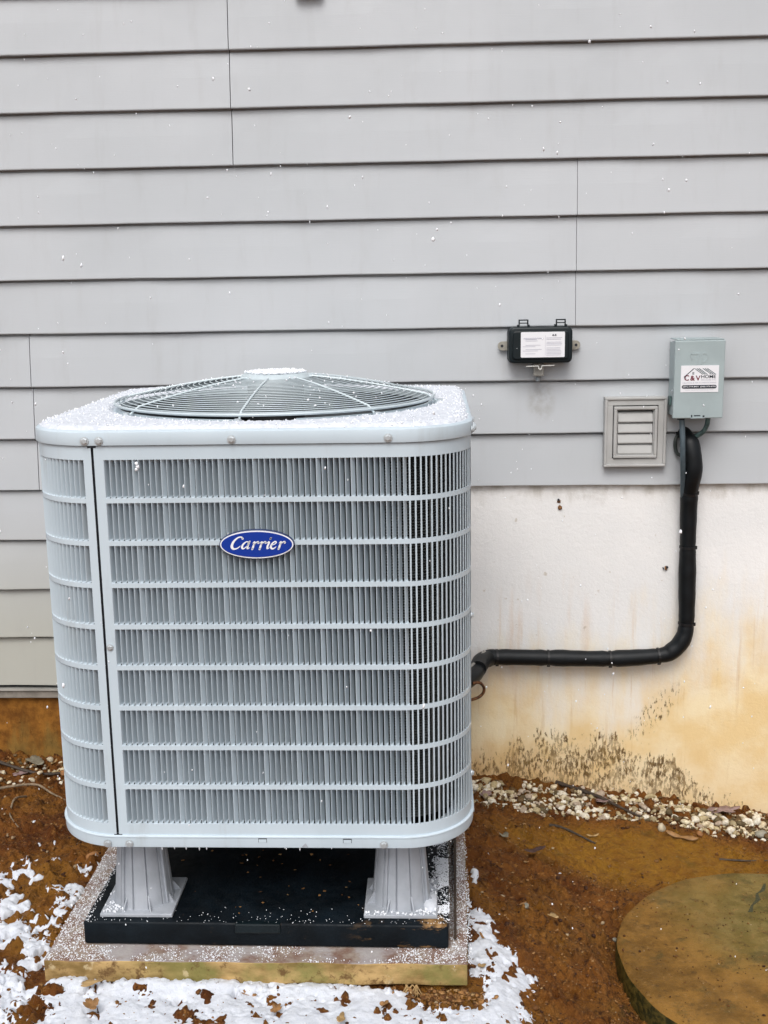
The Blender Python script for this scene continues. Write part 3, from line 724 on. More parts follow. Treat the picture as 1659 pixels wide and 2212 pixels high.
textmesh('(571) 719-8451', 5.325, -6.113, .032, yy - .002, M_LABEL, st, width=.28, bold=.02)
textmesh('(540) 373-6751', 5.635, -6.113, .032, yy - .002, M_LABEL, st, width=.275, bold=.02)
textmesh('www.candvhomeservices.com', 5.37, -6.160, .017, yy, M_INKGREY, st, width=.5)
MB().box(5.165, 5.198, -.30, -.12, -6.47, -6.30).build('side_knockout', M_GREENC, dc, bevel=.01)
MB().hexscrew((5.19, -.4, -6.2), (-1, 0, 0), .03).build('side_screw', M_SCREW, dc)

# ------------------------------------------------------------------ line set and conduits
def smooth_path(pts, n=8):
    pts = [Vector(p) for p in pts]; out = []
    for i in range(len(pts) - 1):
        p0 = pts[max(i - 1, 0)]; p1 = pts[i]; p2 = pts[i + 1]; p3 = pts[min(i + 2, len(pts) - 1)]
        for k in range(n):
            t = k / n
            out.append(0.5 * ((2 * p1) + (p2 - p0) * t + (2 * p0 - 5 * p1 + 4 * p2 - p3) * t * t + (3 * p1 - p0 - 3 * p2 + p3) * t ** 3))
    out.append(pts[-1]); return out
ls = empty('refrigerant_line', (5.62, 0, -11.3), 'black foam insulated refrigerant line running down and across the foundation', 'pipe')
pts = [(5.50, .12, -7.02), (5.53, -.12, -7.06), (5.59, -.27, -7.30), (5.63, -.30, -7.65), (5.615, -.20, -8.05), (5.615, -.14, -8.4), (5.63, -.12, -9.2), (5.645, -.12, -10.0), (5.655, -.12, -10.72), (5.60, -.13, -11.02), (5.42, -.14, -11.25), (5.14, -.14, -11.365), (4.2, -.15, -11.42), (3.0, -.15, -11.40), (2.0, -.16, -11.38), (1.80, -.24, -11.39), (1.66, -.55, -11.35), (1.60, -.95, -11.35)]
pa = smooth_path(pts, 8)
rad = []
for p in pa:
    r = .160
    if p.z > -8.1 and p.x > 5: r = .160 + .026 * float(sstep(-8.1, -7.6, p.z)) - .06 * float(sstep(-7.2, -7.05, p.z))
    r += .006 * math.sin(p.x * 5 + p.z * 4) + .003 * math.sin(p.x * 17 + p.z * 13)
    rad.append(r)
ties = [(5.615, -8.13), (5.63, -9.18), (5.655, -10.72), (5.14, -11.37), (4.2, -11.42), (3.0, -11.40), (2.02, -11.38)]
for i, p in enumerate(pa):
    for tx, tz in ties:
        d = math.hypot(p.x - tx, p.z - tz)
        if d < .10 and p.y > -.3: rad[i] *= 1 - .13 * (1 - d / .10)
MB().tube(pa, rad, 18).build('insulation_sleeve', M_INSUL, ls, smooth=True)
MB().tube(smooth_path([(1.72, -.45, -11.36), (1.63, -.75, -11.39), (1.50, -1.2, -11.40), (1.22, -1.66, -11.45), (1.1, -1.75, -11.45)], 6), [.150] * 25, 18).build('insulation_elbow', M_INSUL, ls, smooth=True)
MB().tube(smooth_path([(1.75, -.3, -11.22), (1.58, -.8, -11.24), (1.35, -1.3, -11.30), (1.15, -1.7, -11.34)], 5), .035, 8).build('bare_joint', simple('foil_wrapped_joint', (0.42, 0.40, 0.36), .4, .3, var=.2), ls, smooth=True)
for tx, tz in ties:
    i = min(range(len(pa)), key=lambda j: math.hypot(pa[j].x - tx, pa[j].z - tz)); i = max(1, min(i, len(pa) - 2))
    p = pa[i]; t = (pa[i + 1] - pa[i - 1]).normalized()
    tie = MB().tube([p - t * .022, p - t * .020, p + t * .020, p + t * .022], [.140, .160, .160, .140], 18)
    out = Vector((1, -.4, 0)) if abs(t.z) > .6 else Vector((0, -.4, -1)); out.normalize()
    c = p + out * .15; tie.tube([c - t * .03, c + t * .03], .028, 6)
    tie.build('cable_tie', M_TIE, ls)
t = MB().tube(smooth_path([(1.48, -1.55, -11.42), (1.60, -1.5, -11.42), (1.68, -1.5, -11.50), (1.68, -1.5, -11.61), (1.60, -1.52, -11.69), (1.48, -1.6, -11.71), (1.30, -1.76, -11.70)], 6), .028, 10).build('copper_stub', M_COPPER, ls, smooth=True)
cl = link('power_conduit', None, P((5.35, -.4, -6.7))); tag(cl, 'flat slate grey conduit dropping from the disconnect box beside the black line', 'conduit')
MB().tube(smooth_path([(5.37, -.40, -6.64), (5.385, -.46, -7.0), (5.40, -.47, -7.4), (5.44, -.36, -7.8), (5.475, -.22, -8.15), (5.53, -.08, -8.4), (5.56, -.02, -8.8), (5.58, .0, -9.2)], 6), [.054 - .0004 * i for i in range(43)], 12, flat=.75).build('conduit_run', M_CONDUIT, cl, smooth=True)
MB().lathe([(.0, -6.64), (.075, -6.64), (.075, -6.72), (.0, -6.72)], (5.36, -.40), 6).build('lock_nut', M_SEAM, cl)
gc = link('feed_conduit', None, P((5.85, -.2, -6.7))); tag(gc, 'short green weathered conduit curving from the disconnect box back into the wall', 'conduit')
MB().tube(smooth_path([(5.87, -.30, -6.64), (5.865, -.30, -6.82), (5.80, -.26, -6.97), (5.68, -.18, -7.06), (5.55, .06, -7.07)], 6), .046, 10).build('conduit_run', M_GREENC, gc, smooth=True)
MB().lathe([(.0, -6.65), (.062, -6.65), (.062, -6.71), (.0, -6.71)], (5.87, -.30), 8).build('lock_nut', M_SEAM, gc)
lp = MB().tube(smooth_path([(5.50, .08, -7.06), (5.38, -.03, -7.08), (5.34, -.06, -7.18), (5.345, -.06, -7.30), (5.38, -.08, -7.40), (5.48, -.1, -7.45)], 6), .034, 8).build('control_wire', simple('dark_green_cable', (0.045, 0.055, 0.05), .5, var=.2), None, smooth=True)
tag(lp, 'dark looped control wire beside the top of the black refrigerant line', 'wire')

# ------------------------------------------------------------------ condenser
UXC, UF, W, ZT, ZB, R = -1.5894, -7.50, 5.767, -6.093, -11.427, .955
UL, UR, UB = UXC - W / 2, UXC + W / 2, UF + W
FL = W - 2 * R; AR = PI * R / 2; PER = 4 * (FL + AR)
def per(s, d=0.0):
    """perimeter position: s=0 left end of the flat front; d outward"""
    s = s % PER; side = int(s // (FL + AR)); q = s - side * (FL + AR)
    if q <= FL: x, y, n = -W / 2 + R + q, -W / 2, (0, -1)
    else:
        th = (q - FL) / R; n = (math.sin(th), -math.cos(th)); x, y = W / 2 - R + n[0] * R, -W / 2 + R + n[1] * R
    x += n[0] * d; y += n[1] * d
    a = side * PI / 2; ca, sa = math.cos(a), math.sin(a)
    return (UXC + x * ca - y * sa, UF + W / 2 + x * sa + y * ca), (n[0] * ca - n[1] * sa, n[0] * sa + n[1] * ca)
def ring(m, s0, s1, prof, n=None, closed=False):
    """sweep profile [(d,z)...] along the perimeter"""
    if closed: s0, s1 = 0, PER
    cuts = [s0]
    step = .06
    s = s0
    while s < s1 - 1e-6:
        q = s % (FL + AR)
        s = min(s + (step if q >= FL - 1e-6 else max(min(FL - q, FL), 1e-3)), s1); cuts.append(s)
    if closed: cuts = cuts[:-1]
    k = len(prof); vs = []
    for s in cuts:
        for d, z in prof:
            (x, y), _ = per(s, d); vs.append((x, y, z))
    N = len(cuts); fs = []
    for i in range(N if closed else N - 1):
        j = (i + 1) % N
        for a in range(k - 1): fs.append((i * k + a, j * k + a, j * k + a + 1, i * k + a + 1))
    return m.add(vs, fs)
ac = empty('condenser_unit', (UXC, UF + W / 2, -12.8), 'large pale grey air conditioner condenser with louvred sides and a domed fan grille', 'air conditioner')
rows = 9; RT, RB, BAR = -6.28, -11.25, .062
PIT = (RT - RB + BAR) / rows; SH = PIT - BAR
PS = 0.0731                                            # louvre pitch
# --- cladding panels (bars between louvre rows); louvres fill the openings
def panel_bars(name, s0, s1, l0, l1, parent, skipends=True):
    m = MB()
    th = .02
    for z1, z0 in [(ZT - .01, RT)] + [(RT - SH - i * PIT, RT - (i + 1) * PIT) for i in range(rows - 1)] + [(RB, ZB + .0)]:
        ring(m, s0, s1, [(-th, z0), (0, z0), (0, z1), (-th, z1)])
    if l0 - s0 > 1e-3: ring(m, s0, l0, [(-.0005, RB), (-.0005, RT)])
    if s1 - l1 > 1e-3: ring(m, l1, s1, [(-.0005, RB), (-.0005, RT)])
    return m.build(name, M_STEEL, parent, smooth=True, recalc=False)
NF = int((FL + 1.40 - .132) / PS)
FP0 = .015; FL0 = .132; FL1 = FL0 + NF * PS
front_panel = panel_bars('front_panel', FP0, FL + AR + .30, FL0, FL1, ac)
NLc = 18; LS1 = -.125; LS0 = LS1 - NLc * PS
corner_panel = panel_bars('service_panel', -AR - .05, -.018, LS0, LS1, ac)
# left side, back and right side grille panels
side_specs = [('side_panel', -AR - FL + .1, -AR - .06, -AR - FL + .2, -AR - .2), ('side_panel', FL + AR + .31, 2 * FL + 2 * AR - .1, FL + AR + 1.0, 2 * FL + 2 * AR - .25), ('rear_panel', 2 * FL + 2 * AR - .09, 3 * FL + 3 * AR - .12, 2 * FL + 2 * AR + .05, 3 * FL + 3 * AR - .3)]
sides = [panel_bars(nm, a, b, c, d, ac) for nm, a, b, c, d in side_specs]
# --- louvre blade, local coords: s along, d outward, z
def blade_data(depth, e=.80):
    cross = [(0.0, -.014), (0.0, 0.0), (.004, .0004), (.10 * PS, -.04 * depth), (.30 * e / .8 * PS, -.30 * depth), (.54 * e / .8 * PS, -.66 * depth), (e * PS, -1.0 * depth)]
    zs = [(0, 0), (.004, .45), (.012, .85), (.024, 1.0), (SH - .050, 1.0), (SH - .026, .80), (SH - .010, .42), (SH, 0)]
    v = []
    for z, k in zs:
        for i, (s, d) in enumerate(cross): v.append((s, d * k if i > 0 else -.014, -SH + z))
    n = len(cross)
    f = [(j * n + i, j * n + i + 1, (j + 1) * n + i + 1, (j + 1) * n + i) for j in range(len(zs) - 1) for i in range(n - 1)]
    return v, f
BL, BF = blade_data(.130, .66); BLF, _ = blade_data(.078, .70)
WEB, WEBF = [], []
for z in (0, -SH):
    WEB += [(0, -.008, z), (0, 0, z), (.29 * PS, 0, z), (.30 * PS, -.008, z)]
WEBF = [(0, 1, 5, 4), (1, 2, 6, 5), (2, 3, 7, 6)]
def local_mesh(name, vs, fs):
    me = bpy.data.meshes.new(name); me.from_pydata([(a * E, -b * E, c * E) for a, b, c in vs], [], fs)
    me.materials.append(M_STEEL)
    me.polygons.foreach_set('use_smooth', np.ones(len(fs), bool)); return me
me_b = local_mesh('louvre', BL, BF); me_f = local_mesh('blank_louvre', BLF, BF)
flats = {5, 10, 15, 20, 26, 32, 37, 43, 52}
stuff = MB()
def bake(mb, s, ztop, flat, opn=False):
    V_ = WEB if opn and not flat else (BLF if flat else BL); pts = []
    (x, y), nrm = per(s + PS / 2); (x0, y0), n0 = per(s)
    tx, ty = -nrm[1], nrm[0]
    for a, b, c in V_:
        pts.append((x0 + tx * a + nrm[0] * b, y0 + ty * a + nrm[1] * b, ztop + c))
    mb.add(pts, WEBF if V_ is WEB else BF)
count = 0
for r_i in range(rows):
    for i in range(NF):
        s = FL0 + i * PS; zt = RT - r_i * PIT; fl = i in flats
        if s + PS < FL and count < 300 and r_i < 6:
            (x, y), _ = per(s)
            o = link('louvre', me_f if fl else me_b, P((x, y, zt)), front_panel); count += 1
        else: bake(stuff, s, zt, fl, s > FL + .04)
sb = stuff.build('louvre_bank', M_STEEL, front_panel, smooth=True, recalc=False); sb['kind'] = 'stuff'
stuff = MB()
for r_i in range(rows):
    for i in range(NLc): bake(stuff, LS0 + i * PS, RT - r_i * PIT, False)
sb = stuff.build('louvre_bank', M_STEEL, corner_panel, smooth=True, recalc=False); sb['kind'] = 'stuff'
for pnl, (nm, a, b, c, d) in zip(sides, side_specs):
    stuff = MB(); k = int((d - c) / PS)
    for r_i in range(rows):
        for i in range(k): bake(stuff, c + i * PS, RT - r_i * PIT, i % 6 == 5)
    sb = stuff.build('louvre_bank', M_STEEL, pnl, smooth=True, recalc=False); sb['kind'] = 'stuff'
# recessed seam between service and front panel
m = MB(); ring(m, -.06, .06, [(-.05, ZB), (-.05, ZT)]); m.build('panel_gap', M_SEAM, ac, recalc=False)
m = MB(); (x, y), _ = per(0); m.box(x - .06, x + .05, UF - .006, UF + .03, ZT - .03, ZT - .005); m.box(x - .05, x + .06, UF - .008, UF + .03, ZB - .002, ZB + .022)
m.build('seam_notch', M_SEAM, ac)
# base pan
m = MB(); ring(m, 0, 0, [(-.30, ZB + .015), (.022, ZB + .014), (.034, ZB + .004), (.036, ZB - .010), (.026, ZB - .020), (.024, -11.555), (.018, -11.585), (-.03, -11.60), (-.06, -11.59)], closed=True)
m.build('base_pan', M_STEEL, ac, smooth=True, recalc=False)
m = MB(); pts = [per(PER * i / 120, -.05)[0] for i in range(120)]
m.prismz(pts, -11.57, -11.55); m.build('base_floor', M_DARK, ac)
# knock-outs and tick on the base skirt
def on_front(px_x, z, w_, h_):
    m = MB(); m.add([(px_x - w_, UF - .031, z - h_), (px_x + w_, UF - .031, z - h_), (px_x + w_, UF - .031, z + h_ * .6), (px_x - w_, UF - .031, z + h_ * .6)], [(0, 1, 2, 3)])
    m.build('knockout_plate', M_STEEL, ac, recalc=False)
    m = MB(); m.box(px_x - w_, px_x + w_, UF - .030, UF - .012, z + h_ * .6, z + h_); m.box(px_x - w_ - .006, px_x - w_, UF - .029, UF - .012, z - h_, z + h_); m.box(px_x + w_, px_x + w_ + .006, UF - .029, UF - .012, z - h_, z + h_)
    m.build('knockout_slot', M_SEAM, ac)
on_front(-1.545, -11.475, .052, .030); on_front(-.40, -11.478, .052, .030)
m = MB(); m.prism([(-1.02, -11.57), (-.965, -11.515), (-.93, -11.57)], UF - .027, UF - .015); m.build('drain_notch', M_RISER, ac)
# inner coil: black drum with fine horizontal spine fins
m = MB(); ring(m, 0, 0, [(-.30, RT + .05), (-.30, RB - .05)], closed=True); m.build('coil_core', M_TUBEBLK, ac, smooth=True, recalc=False)
m = MB(); z = RT + .03; i = 0
while z > RB - .03:
    ring(m, FL - .2, FL + AR + .3, [(-.29, z), (-.235, z - .006), (-.29, z - .013)]); z -= .0385; i += 1
o = m.build('coil_fins', M_COIL, ac, recalc=False); o['kind'] = 'stuff'
m = MB()
for s in (FL + .55, FL + .72, FL + .89, FL + 1.06, FL + 1.23):
    (x, y), n_ = per(s, -.20); m.tube([(x, y, RT + .1), (x, y, RB - .1)], .008, 5)
m.build('coil_guard', M_COIL, ac)
# --- top cap
CT = -5.905
FX, FY, FR = -1.55, -4.617, 2.36
m = MB(); ring(m, 0, 0, [(.0, ZT + .0), (.030, ZT), (.034, ZT + .012), (.030, CT - .05), (.022, CT - .022), (-.002, CT - .004), (-.03, CT)], closed=True)
# flat top with a round opening: bridge the outer ring to the opening circle
N = 144; outer = [];
for i in range(N):
    th = 2 * PI * i / N; dx_, dy_ = math.cos(th), math.sin(th)
    # find the boundary of the rounded square along this direction
    lo, hi = 0.0, 5.0
    for _ in range(30):
        md = (lo + hi) / 2; px_, py_ = abs(FX + dx_ * md - UXC), abs(FY + dy_ * md - (UF + W / 2)); h = W / 2 - .028; rr = R - .028
        ins = (px_ <= h and py_ <= h) and not (px_ > h - rr and py_ > h - rr and math.hypot(px_ - h + rr, py_ - h + rr) > rr)
        lo, hi = (md, hi) if ins else (lo, md)
    outer.append((FX + dx_ * lo, FY + dy_ * lo, CT))
inner = [(FX + (FR - .03) * math.cos(2 * PI * i / N), FY + (FR - .03) * math.sin(2 * PI * i / N), CT) for i in range(N)]
m.add(outer + inner, [(i, (i + 1) % N, (i + 1) % N + N, i + N) for i in range(N)])
m.build('top_cap', M_STEEL, ac, smooth=True, recalc=False)
m = MB(); m.lathe([(FR - .03, CT), (FR - .03, CT + .055), (FR - .05, CT + .055), (FR - .06, CT - .02)], (FX, FY), 120, math.radians(-76), math.radians(266))
m.build('orifice_ring', M_GRILLE, ac, smooth=True, recalc=False)
m = MB(); m.lathe([(FR - .06, CT - .03), (FR - .12, CT - .35), (FR - .12, CT - .9)], (FX, FY), 120)
m.build('fan_throat', simple('throat_grey', (0.045, 0.055, 0.06), .6, var=.15), ac, smooth=True, recalc=False)
m = MB(); m.lathe([(2.55, CT - .02), (2.55, -11.4)], (FX, FY), 60); m.build('inner_shroud', M_DARK, ac, recalc=False)
# --- fan grille: concentric rings over eight spokes
def dome(r): 
    t = max((r - .5) / (FR - .5), 0.0); return -5.485 - .305 * (t ** 1.12) + (.018 * math.sin(PI * max(0, min(1, t))))
ringm = bpy.data.meshes
NR = 23
for i in range(NR):
    r = .56 + (FR - .56) * i / (NR - 1)
    z = dome(r); pth = [(FX + r * math.cos(a), FY + r * math.sin(a), z) for a in np.linspace(0, 2 * PI, 97)]
    wr = .0088 if i < NR - 1 else .022
    m = MB(); seg = 6; vs = []
    for k in range(96):
        a = 2 * PI * k / 96
        for q in range(seg):
            b = 2 * PI * q / seg; rr = r + wr * math.cos(b); vs.append((FX + rr * math.cos(a), FY + rr * math.sin(a), z + wr * math.sin(b)))
    fs = [(k * seg + q, ((k + 1) % 96) * seg + q, ((k + 1) % 96) * seg + (q + 1) % seg, k * seg + (q + 1) % seg) for k in range(96) for q in range(seg)]
    m.add(vs, fs); m.build('grille_ring', M_GRILLE, ac, smooth=True, recalc=False)
M_SPOKE = simple('grille_spoke_coat', (0.62, 0.70, 0.73), 0.4, var=.03)
for k in range(8):
    a = math.radians(-94 + 45 * k); pth = []
    for r in np.linspace(.40, FR + .05, 14): pth.append((FX + r * math.cos(a), FY + r * math.sin(a), dome(min(r, FR)) + .012))
    pth[-1] = (pth[-1][0], pth[-1][1], CT + .04)
    m = MB().tube(pth, .015, 8); m.build('grille_spoke', M_SPOKE, ac, smooth=True)
    x, y = FX + (FR + .09) * math.cos(a), FY + (FR + .09) * math.sin(a)
    m = MB(); pts = [(x + .09 * math.cos(b), y + .07 * math.sin(b)) for b in np.linspace(0, 2 * PI, 13)[:-1]]; m.prismz(pts, CT + .015, CT + .035); tb = m.build('grille_tab', M_GRILLE, ac)
    MB().hexscrew((x, y, CT + .035), (0, 0, 1), .05, .045).build('tab_screw', M_SCREW, tb)
m = MB(); m.lathe([(0, -5.418), (.40, -5.420), (.46, -5.430), (.49, -5.445), (.535, -5.505), (.53, -5.535), (.46, -5.54), (0, -5.54)], (FX, FY), 64)
m.build('hub_cap', M_GRILLE, ac, smooth=True)
m = MB(); m.lathe([(.35, -5.56), (.42, -5.60), (.42, -6.4), (.0, -6.4)], (FX, FY), 32); m.build('fan_motor', M_DARK, ac, smooth=True, recalc=False)
M_FAN = simple('fan_blade_grey', (0.035, 0.042, 0.045), .5, var=.15)
for k in range(3):
    a0 = math.radians(25 + 120 * k); m = MB(); vs = []
    for i in range(8):
        r = .35 + (2.15 - .35) * i / 7; sp_ = 0.9 - .2 * i / 7
        for j in range(6): 
            t = j / 5 - .5; a = a0 + t * sp_; vs.append((FX + r * math.cos(a), FY + r * math.sin(a), -6.25 + .28 * t))
    m.add(vs, [(i * 6 + j, i * 6 + j + 1, (i + 1) * 6 + j + 1, (i + 1) * 6 + j) for i in range(7) for j in range(5)])
    m.build('fan_blade', M_FAN, ac, smooth=True, recalc=False)
# --- cabinet screws
fy = UF - .034
for x in (-3.60, -3.415, -1.73, .235):
    (MB().hexscrew((x, fy, -6.030), (0, -1, 0), .042)).build('cap_screw', M_SCREW, ac, smooth=False)
for s in (FL + 1.28, FL + 1.45, FL + 1.65, FL + 2.3):
    (x, y), nn = per(s, .034); MB().hexscrew((x, y, -6.03), (nn[0], nn[1], 0), .037, .04).build('cap_screw', M_SCREW, ac)
for x in (-3.66, -3.36, .09):
    MB().hexscrew((x, UF - .028, -11.528), (0, -1, 0), .041).build('base_screw', M_SCREW, ac)
for s, z in ((FL + 1.42, -8.6), (FL + 1.42, -10.9), (FL + 1.5, -11.5)):
    (x, y), nn = per(s, .0); MB().hexscrew((x, y, z), (nn[0], nn[1], 0), .034, .04).build('panel_screw', M_SCREW, ac)
MB().hexscrew((-3.455, UF, -8.76), (0, -1, 0), .034).build('panel_screw', M_SCREW, ac)
# --- oval badge with script lettering
BX, BZ, BA, BB = -1.461, -7.379, .482, .193
def ell(a, b, n=72): return [(BX + a * math.cos(2 * PI * i / n), BZ + b * math.sin(2 * PI * i / n)) for i in range(n)]
badge = MB().prism(ell(BA, BB), UF - .050, UF + .0).build('badge', M_BADGE_E, ac, bevel=.006)
MB().prism(ell(BA - .012, BB - .012), UF - .056, UF - .048).build('badge_rim', M_BADGE_W, badge)
MB().prism(ell(BA - .028, BB - .028), UF - .060, UF - .054).build('badge_face', M_BADGE, badge)
m = MB()
def pen(pts, ws, sh=.30):
    """variable width stroke with round ends; coords in letter units (x, z), sheared"""
    P2 = smooth_path([(x, 0, z) for x, z in pts], 7); n_ = len(P2)
    wi = np.interp(np.linspace(0, 1, n_), np.linspace(0, 1, len(ws)), ws)
    L_, R_ = [], []
    for i, p in enumerate(P2):
        t = P2[min(i + 1, n_ - 1)] - P2[max(i - 1, 0)]; l = math.hypot(t.x, t.z) or 1e-6
        nx_, nz_ = -t.z / l * wi[i] / 2, t.x / l * wi[i] / 2
        L_.append((p.x + nx_, p.z + nz_)); R_.append((p.x - nx_, p.z - nz_))
    def T(q): return (BX - .345 + (q[0] + q[1] * sh) * .0985, LY, BZ - .060 + q[1] * .0985)
    vs = [T(q) for q in L_] + [T(q) for q in R_]
    m.add(vs, [(i, i + 1, n_ + i + 1, n_ + i) for i in range(n_ - 1)])
    for idx in (0, n_ - 1):
        p = P2[idx]; c_ = [T((p.x + wi[idx] / 2 * math.cos(a), p.z + wi[idx] / 2 * math.sin(a))) for a in np.linspace(0, 2 * PI, 13)[:-1]]
        m.add(c_, [tuple(range(12))])
LY = UF - .0615
pen([(1.28, 1.42), (1.02, 1.62), (.62, 1.52), (.22, 1.02), (.14, .42), (.44, .06), (.90, .12), (1.22, .42)], [.30, .16, .20, .30, .34, .24, .16, .10])
pen([(2.22, .92), (1.92, 1.0), (1.58, .70), (1.50, .30), (1.72, .08), (2.02, .30), (2.24, .72)], [.14, .14, .24, .28, .18, .12, .12])
pen([(2.30, 1.02), (2.20, .50), (2.28, .12), (2.52, .20)], [.24, .27, .24, .10])
def rr(x):
    pen([(x - .14, .80), (x, .98), (x + .10, .86), (x + .04, .50), (x, .02)], [.08, .14, .24, .27, .27])
    pen([(x + .08, .52), (x + .28, .90), (x + .48, .98), (x + .58, .84)], [.10, .14, .20, .28])
rr(2.92); rr(3.86)
pen([(4.62, .80), (4.78, .98), (4.88, .84), (4.80, .40), (4.86, .10), (5.08, .18)], [.08, .14, .24, .27, .24, .10])
pen([(4.92, 1.40), (4.93, 1.44)], [.28, .28])
pen([(5.30, .50), (5.62, .64), (5.80, .86), (5.62, 1.0), (5.34, .78), (5.24, .34), (5.46, .06), (5.74, .12), (5.92, .34)], [.10, .12, .16, .16, .22, .28, .22, .16, .08])
rr(6.34)
m.build('badge_lettering', M_BADGE_W, badge, recalc=False)
V_, F_ = cloud([(BX - .375, UF - .066, BZ + .055)], [.009], ICO1, .2)
# ------------------------------------------------------------------ snow on the condenser
def octs(cs, ss, name, m, org, label, cat, lump=.2, base=OCT):
    V, F = cloud(cs, ss, base, lump); return tag(np_mesh(name, V, F, m, P(org), smooth=False), label, cat, kind='stuff')
ax_ = np.arange(UL - .02, UR + .02, .028); ay_ = np.arange(UF - .02, UB + .02, .028)
X, Y = np.meshgrid(ax_, ay_)
h = W / 2 - .045; px_ = np.abs(X - UXC); py_ = np.abs(Y - (UF + W / 2)); rr_ = R - .04
outd = np.where((px_ > h - rr_) & (py_ > h - rr_), rr_ - np.hypot(px_ - h + rr_, py_ - h + rr_), np.minimum(h - px_, h - py_))
ind = np.hypot(X - FX, Y - FY) - (FR + .045)
edge = np.minimum(outd, ind) + .03 * (fbm(X * 14, Y * 14, 7, 3) - .5) * 2
thin = sstep(-2.6, -1.9, Y) * sstep(-.9, .4, X)
edge = edge - .10 * thin * (fbm(X * 9, Y * 9, 8, 3))
th = .050 * np.clip(edge / .07, 0, 1) ** .6 * (1 - .75 * thin) + .022 * (fbm(X * 20, Y * 20, 19, 3) - .4) * (edge > .02) + .012 * (vnoise(X * 40, Y * 40, 4) - .5)
Zc = CT + np.where(edge > 0, np.maximum(th, .004), -.01)
F = grid_faces(len(ax_), len(ay_)); F = F[(edge.ravel()[F] > 0).any(1)]
used = np.unique(F); remap = np.zeros(X.size, int); remap[used] = np.arange(len(used))
V = np.stack([X.ravel(), Y.ravel(), Zc.ravel()], 1)[used]
tag(np_mesh('snow', V, remap[F], M_SNOW, P((UXC, UF + W / 2, CT))), 'thin layer of snow on the flat top of the condenser', 'snow', kind='stuff')
# grains: cap edge, hub, pads
cs = []; ss = []
for k in range(5200):
    i = rng.integers(0, X.size); x, y = X.ravel()[i] + rng.uniform(-.014, .014), Y.ravel()[i] + rng.uniform(-.014, .014)
    e = edge.ravel()[i]
    if e < -.01 or (e > .14 and rng.random() < .55): continue
    s = rng.uniform(.008, .017); cs.append((x, y, max(Zc.ravel()[i], CT) + s * .3)); ss.append(s)
for k in range(900):
    a = rng.uniform(0, 2 * PI); r = .46 * math.sqrt(rng.random()); s = rng.uniform(.010, .020)
    cs.append((FX + r * math.cos(a), FY + r * math.sin(a), -5.415 + rng.uniform(0, .012))); ss.append(s)
for k in range(120):
    a = rng.uniform(0, 2 * PI); i = rng.integers(0, NR); r = .56 + (FR - .56) * i / (NR - 1)
    cs.append((FX + r * math.cos(a), FY + r * math.sin(a), dome(r) + .02)); ss.append(rng.uniform(.012, .020))
octs(cs, ss, 'snow_grains', M_FLAKE, (UXC, UF + W / 2, CT), 'fine snow grains clinging to the condenser top and fan hub', 'snow', .25)

# ------------------------------------------------------------------ risers
def riser(x0, y0, label):
    zb, zt = -12.845, -11.59; S = .515
    rt = empty('riser_leg', (x0, y0, zb), label, 'equipment riser', 'plastic riser legs under the condenser')
    m = MB(); m.box(x0 - S, x0 + S, y0 - S, y0 + S, zb, zb + .055); m.build('foot_plate', M_RISER, rt, bevel=.012)
    m = MB(); n = 24; prof = [(.425, zb + .055), (.415, zb + .10), (.385, zb + .45), (.345, zb + .9), (.325, zt), (0, zt)]
    m.lathe(prof, (x0, y0), 180); vv = []
    for (x, y, z) in m.v:                       # moulded grooves down the cone
        a = math.atan2(y - y0, x - x0); g = min(abs(((a - math.radians(7)) % (PI / 6)) - PI / 12) / .022, 1)
        k_ = 1 - .075 * (1 - g); vv.append((x0 + (x - x0) * k_, y0 + (y - y0) * k_, z))
    m.v = vv; m.build('cone', M_RISER, rt, smooth=True)
    for k in range(4):
        a = math.radians(-28 + 90 * k); ca, sa = math.cos(a), math.sin(a)
        t = (-sa * .010, ca * .010); vs = []
        for r_, z_ in ((.405, zb + .06), (.445, zb + .06), (.36, zt - .01), (.31, zt - .01)):
            for q in (-1, 1): vs.append((x0 + ca * r_ + t[0] * q, y0 + sa * r_ + t[1] * q, z_))
        m = MB(); m.add(vs, [(0, 2, 3, 1), (2, 4, 5, 3), (4, 6, 7, 5), (6, 0, 1, 7), (0, 6, 4, 2), (1, 3, 5, 7)]); m.build('rib', M_RISER, rt)
    for k in range(8):
        a = math.radians(22.5 + 45 * k); ca, sa = math.cos(a), math.sin(a); t = (-sa * .010, ca * .010); vs = []
        ro = .60 if k % 2 else .60; ro = min(.5 / max(abs(ca), abs(sa)), .62)
        for r_, z_ in ((.38, zb + .05), (ro - .02, zb + .05), (.385, zb + .25)):
            for q in (-1, 1): vs.append((x0 + ca * r_ + t[0] * q, y0 + sa * r_ + t[1] * q, z_))
        m = MB(); m.add(vs, [(0, 2, 3, 1), (2, 4, 5, 3), (4, 0, 1, 5), (0, 4, 2), (1, 3, 5)]); m.build('gusset', M_RISER, rt)
    return rt
riser(-3.44, -6.655, 'front riser leg at the left corner of the black pad')
riser(.285, -6.64, 'front riser leg with snow on its foot plate at the right corner')
riser(-3.44, -2.9, 'rear riser leg at the left back corner of the black pad')
riser(.285, -2.9, 'rear riser leg at the right back corner of the black pad')

